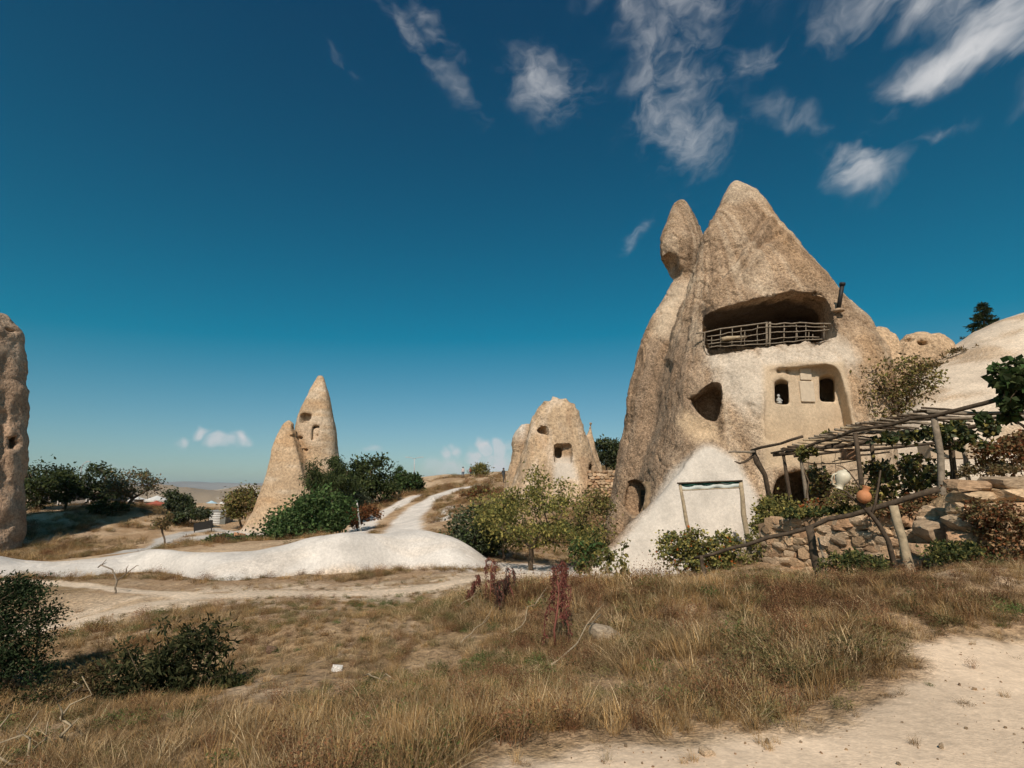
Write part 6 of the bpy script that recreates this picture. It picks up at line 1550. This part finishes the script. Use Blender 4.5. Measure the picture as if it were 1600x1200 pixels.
    gn_scatter('dry_scrub', np.stack([x, y, gz(x, y) - .02], 1), np.stack([rnd.normal(0, .1, M), rnd.normal(0, .1, M), rnd.uniform(0, 6.28, M)], 1), np.stack([sc * 1.25, sc * 1.25, sc * .9], 1), kd * NV + rnd.randint(0, NV, M), TUFTS)
    # pebbles on and beside the road and tracks
    peb = bpy.data.collections.new('pebble_library')
    for i in range(6): o = bpy.data.objects.new('p%d' % i, STONES[i]); peb.objects.link(o)
    N = 9000; r = rnd.uniform(3.2, 16, N); th = rnd.uniform(-.9, .95, N); x, y = r * np.sin(th), r * np.cos(th); d = path_fg(x, y); dm = line_sd(x, y, T_MID)
    k = np.where(d < .5, .5 * sstep(-3.5, .3, d) + .12, .05) + .35 * (dm < 1.0); s = (rnd.uniform(0, 1, N) < k) & (y < np.interp(x / y, WALLA, WALLY)); x, y = x[s], y[s]; M = len(x); sc = .0075 * np.exp(rnd.normal(0, .6, M))
    gn_scatter('gravel', np.stack([x, y, gz(x, y) + sc * .2], 1), rnd.uniform(0, 6.28, (M, 3)), np.stack([sc * 1.2, sc, sc * .7], 1), rnd.randint(0, 6, M), peb)


build_grass()


def amaranth(px, py, hpx, label, seed, dead=False):
    rnd = np.random.RandomState(seed); g = G(px, py, 4, 25); g = on(g, -.03); H = hpx * g[1] / F; root = empty('red_amaranth', g, label, 'weed', 'drooping red weeds on the grassy bank')
    st = MB(); stems = [g + np.array((rnd.normal(0, .03), rnd.normal(0, .03), H * t)) for t in np.linspace(0, .92, 5)]; stems[0] = g; st.tube(stems, np.linspace(.016, .008, 5), 6); 
    C, D, S = [], [], []
    nt = 9
    for i in range(nt):
        t = .35 + .62 * i / (nt - 1); a = rnd.uniform(0, 6.28); L = H * rnd.uniform(.16, .34) * (1.15 - .4 * t); base = np.array([np.interp(t, np.linspace(0, .92, 5), [s[k] for s in stems]) for k in range(3)]); out = np.array((math.cos(a), math.sin(a), 0))
        pts = [base, base + out * L * .30 + (0, 0, L * .22), base + out * L * .5 + (0, 0, L * .05), base + out * L * .55 - (0, 0, L * .45), base + out * L * .52 - (0, 0, L * .95)]; st.tube(pts, [.006, .006, .005, .005, .003], 5)
        m = 75; u = rnd.uniform(.15, 1, m) * 4; P_ = np.array(pts); i0 = np.minimum(u.astype(int), 3); f = (u - i0)[:, None]; c = P_[i0] * (1 - f) + P_[i0 + 1] * f; C.append(c + rnd.normal(0, .018, (m, 3))); D.append(unit(rnd.normal(0, .7, (m, 3)) + (0, 0, -1))); S.append(rnd.uniform(.02, .05, m))
    st.build('stem', mat_stem, root); C, D, S = np.concatenate(C), np.concatenate(D), np.concatenate(S); V, Q = leaf_quads(C, D, S, rnd, .45)
    pal = np.array([(.19, .055, .045), (.25, .09, .065), (.12, .035, .03), (.17, .10, .06)] if not dead else [(.08, .05, .04), (.11, .07, .05), (.15, .06, .045), (.06, .045, .035)]); link('tassels', mk_mesh('tassels', V - g, Q, np.repeat(pal[rnd.choice(4, len(C))] * rnd.uniform(.7, 1.3, (len(C), 1)), 4, 0), False), M_LEAF, root)['kind'] = 'stuff'


mat_stem = mat_plain('red_stem', (.24, .085, .06), .8, .2, 10, .2, .2)
amaranth(868, 1012, 120, 'tallest drooping dark red weed, centre of the grassy bank', 1)
amaranth(884, 985, 95, 'drooping red weed close behind the tallest red weed', 2)
amaranth(878, 930, 52, 'short red weed nearest to the thin green sapling', 3)
amaranth(768, 948, 72, 'upright red-tipped weed left of the fruit tree trunk', 4)
amaranth(797, 945, 55, 'withered brown drooping weed between two red weeds', 5, True)
amaranth(741, 945, 45, 'leftmost drooping red weed beside the pale footpath', 6)
amaranth(780, 955, 48, 'blackened withered weed low on the grassy bank', 7, True)


def stick(label, a, b, r, seed, lift=.12, fork=True):
    p, q = G(*a, 3, 25), G(*b, 3, 25); p = on(p, lift * .4); q = on(q, lift); root = empty('dry_stick', p, label, 'stick', 'dry sticks lying in the grass'); mb = MB(); pts = wob(p, q, 7, .02 * np.linalg.norm(q - p), seed); pts[:, 2] = np.maximum(pts[:, 2], gz(pts[:, 0], pts[:, 1]) + .06); mb.tube(pts, np.linspace(r, r * .5, 7), 6); mb.build('shaft', M_WOODPALE, root)
    if fork: mb = MB(); c = pts[4]; mb.tube([c, c + (pts[6] - pts[4]) * .5 + np.array((.05, .02, .1)), c + (pts[6] - pts[4]) * .8 + np.array((.1, .05, .16))], [r * .55, r * .4, r * .2], 5); mb.build('twig', M_WOODPALE, root)


stick('long pale stick slanting up to the flat pale boulder', (862, 1055), (940, 990), .012, 1, .25)
stick('pale stalk lying left of the tallest red weed', (800, 1000), (850, 955), .010, 2, .25)
stick('thin pale stalk on the hay left of the red weeds', (720, 1015), (765, 985), .009, 3, .2)
stick('bleached stick beside the withered weeds', (712, 955), (745, 948), .010, 4, .2)
stick('short straw stick below the white stone', (570, 1065), (610, 1085), .009, 5, .15, False)


def bare_twigs(label, px, py, crowns, seed, n=16):
    b = on(G(px, py, 3, 14), -.03); Y = b[1]; plant('dry_twigs', label, 'dead shrub', b, [crn(*c, Y) for c in crowns], n, 0, .05, BROWN, .014, 'bleached dead shrubs', seed, bark=M_WOODPALE, twig=.0035)


bare_twigs('bleached bare twigs in the lower left corner', 50, 1196, [(30, 1150, 50, 34), (-5, 1170, 30, 30)], 61, 18)
bare_twigs('thin bare upright twigs right of the lower left corner', 112, 1165, [(115, 1100, 24, 46), (90, 1120, 20, 30)], 62, 12)


# ------------------------------------------------------------------ air
def build_haze(density):
    me = bpy.data.meshes.new('haze'); bm = bmesh.new(); bmesh.ops.create_cube(bm, size=1.0); bm.to_mesh(me); bm.free()
    o = link('haze', me); o.scale = (32000, 32000, 330); o.location = (0, 0, 95); o['kind'] = 'stuff'
    m = bpy.data.materials.new('haze'); m.use_nodes = True; nt = m.node_tree; nt.nodes.clear(); out = nt.nodes.new('ShaderNodeOutputMaterial'); v = nt.nodes.new('ShaderNodeVolumePrincipled')
    v.inputs['Color'].default_value = (.72, .88, 1.0, 1); v.inputs['Density'].default_value = density; v.inputs['Anisotropy'].default_value = .1
    nt.links.new(v.outputs[0], out.inputs['Volume']); me.materials.append(m)


build_haze(6e-5)
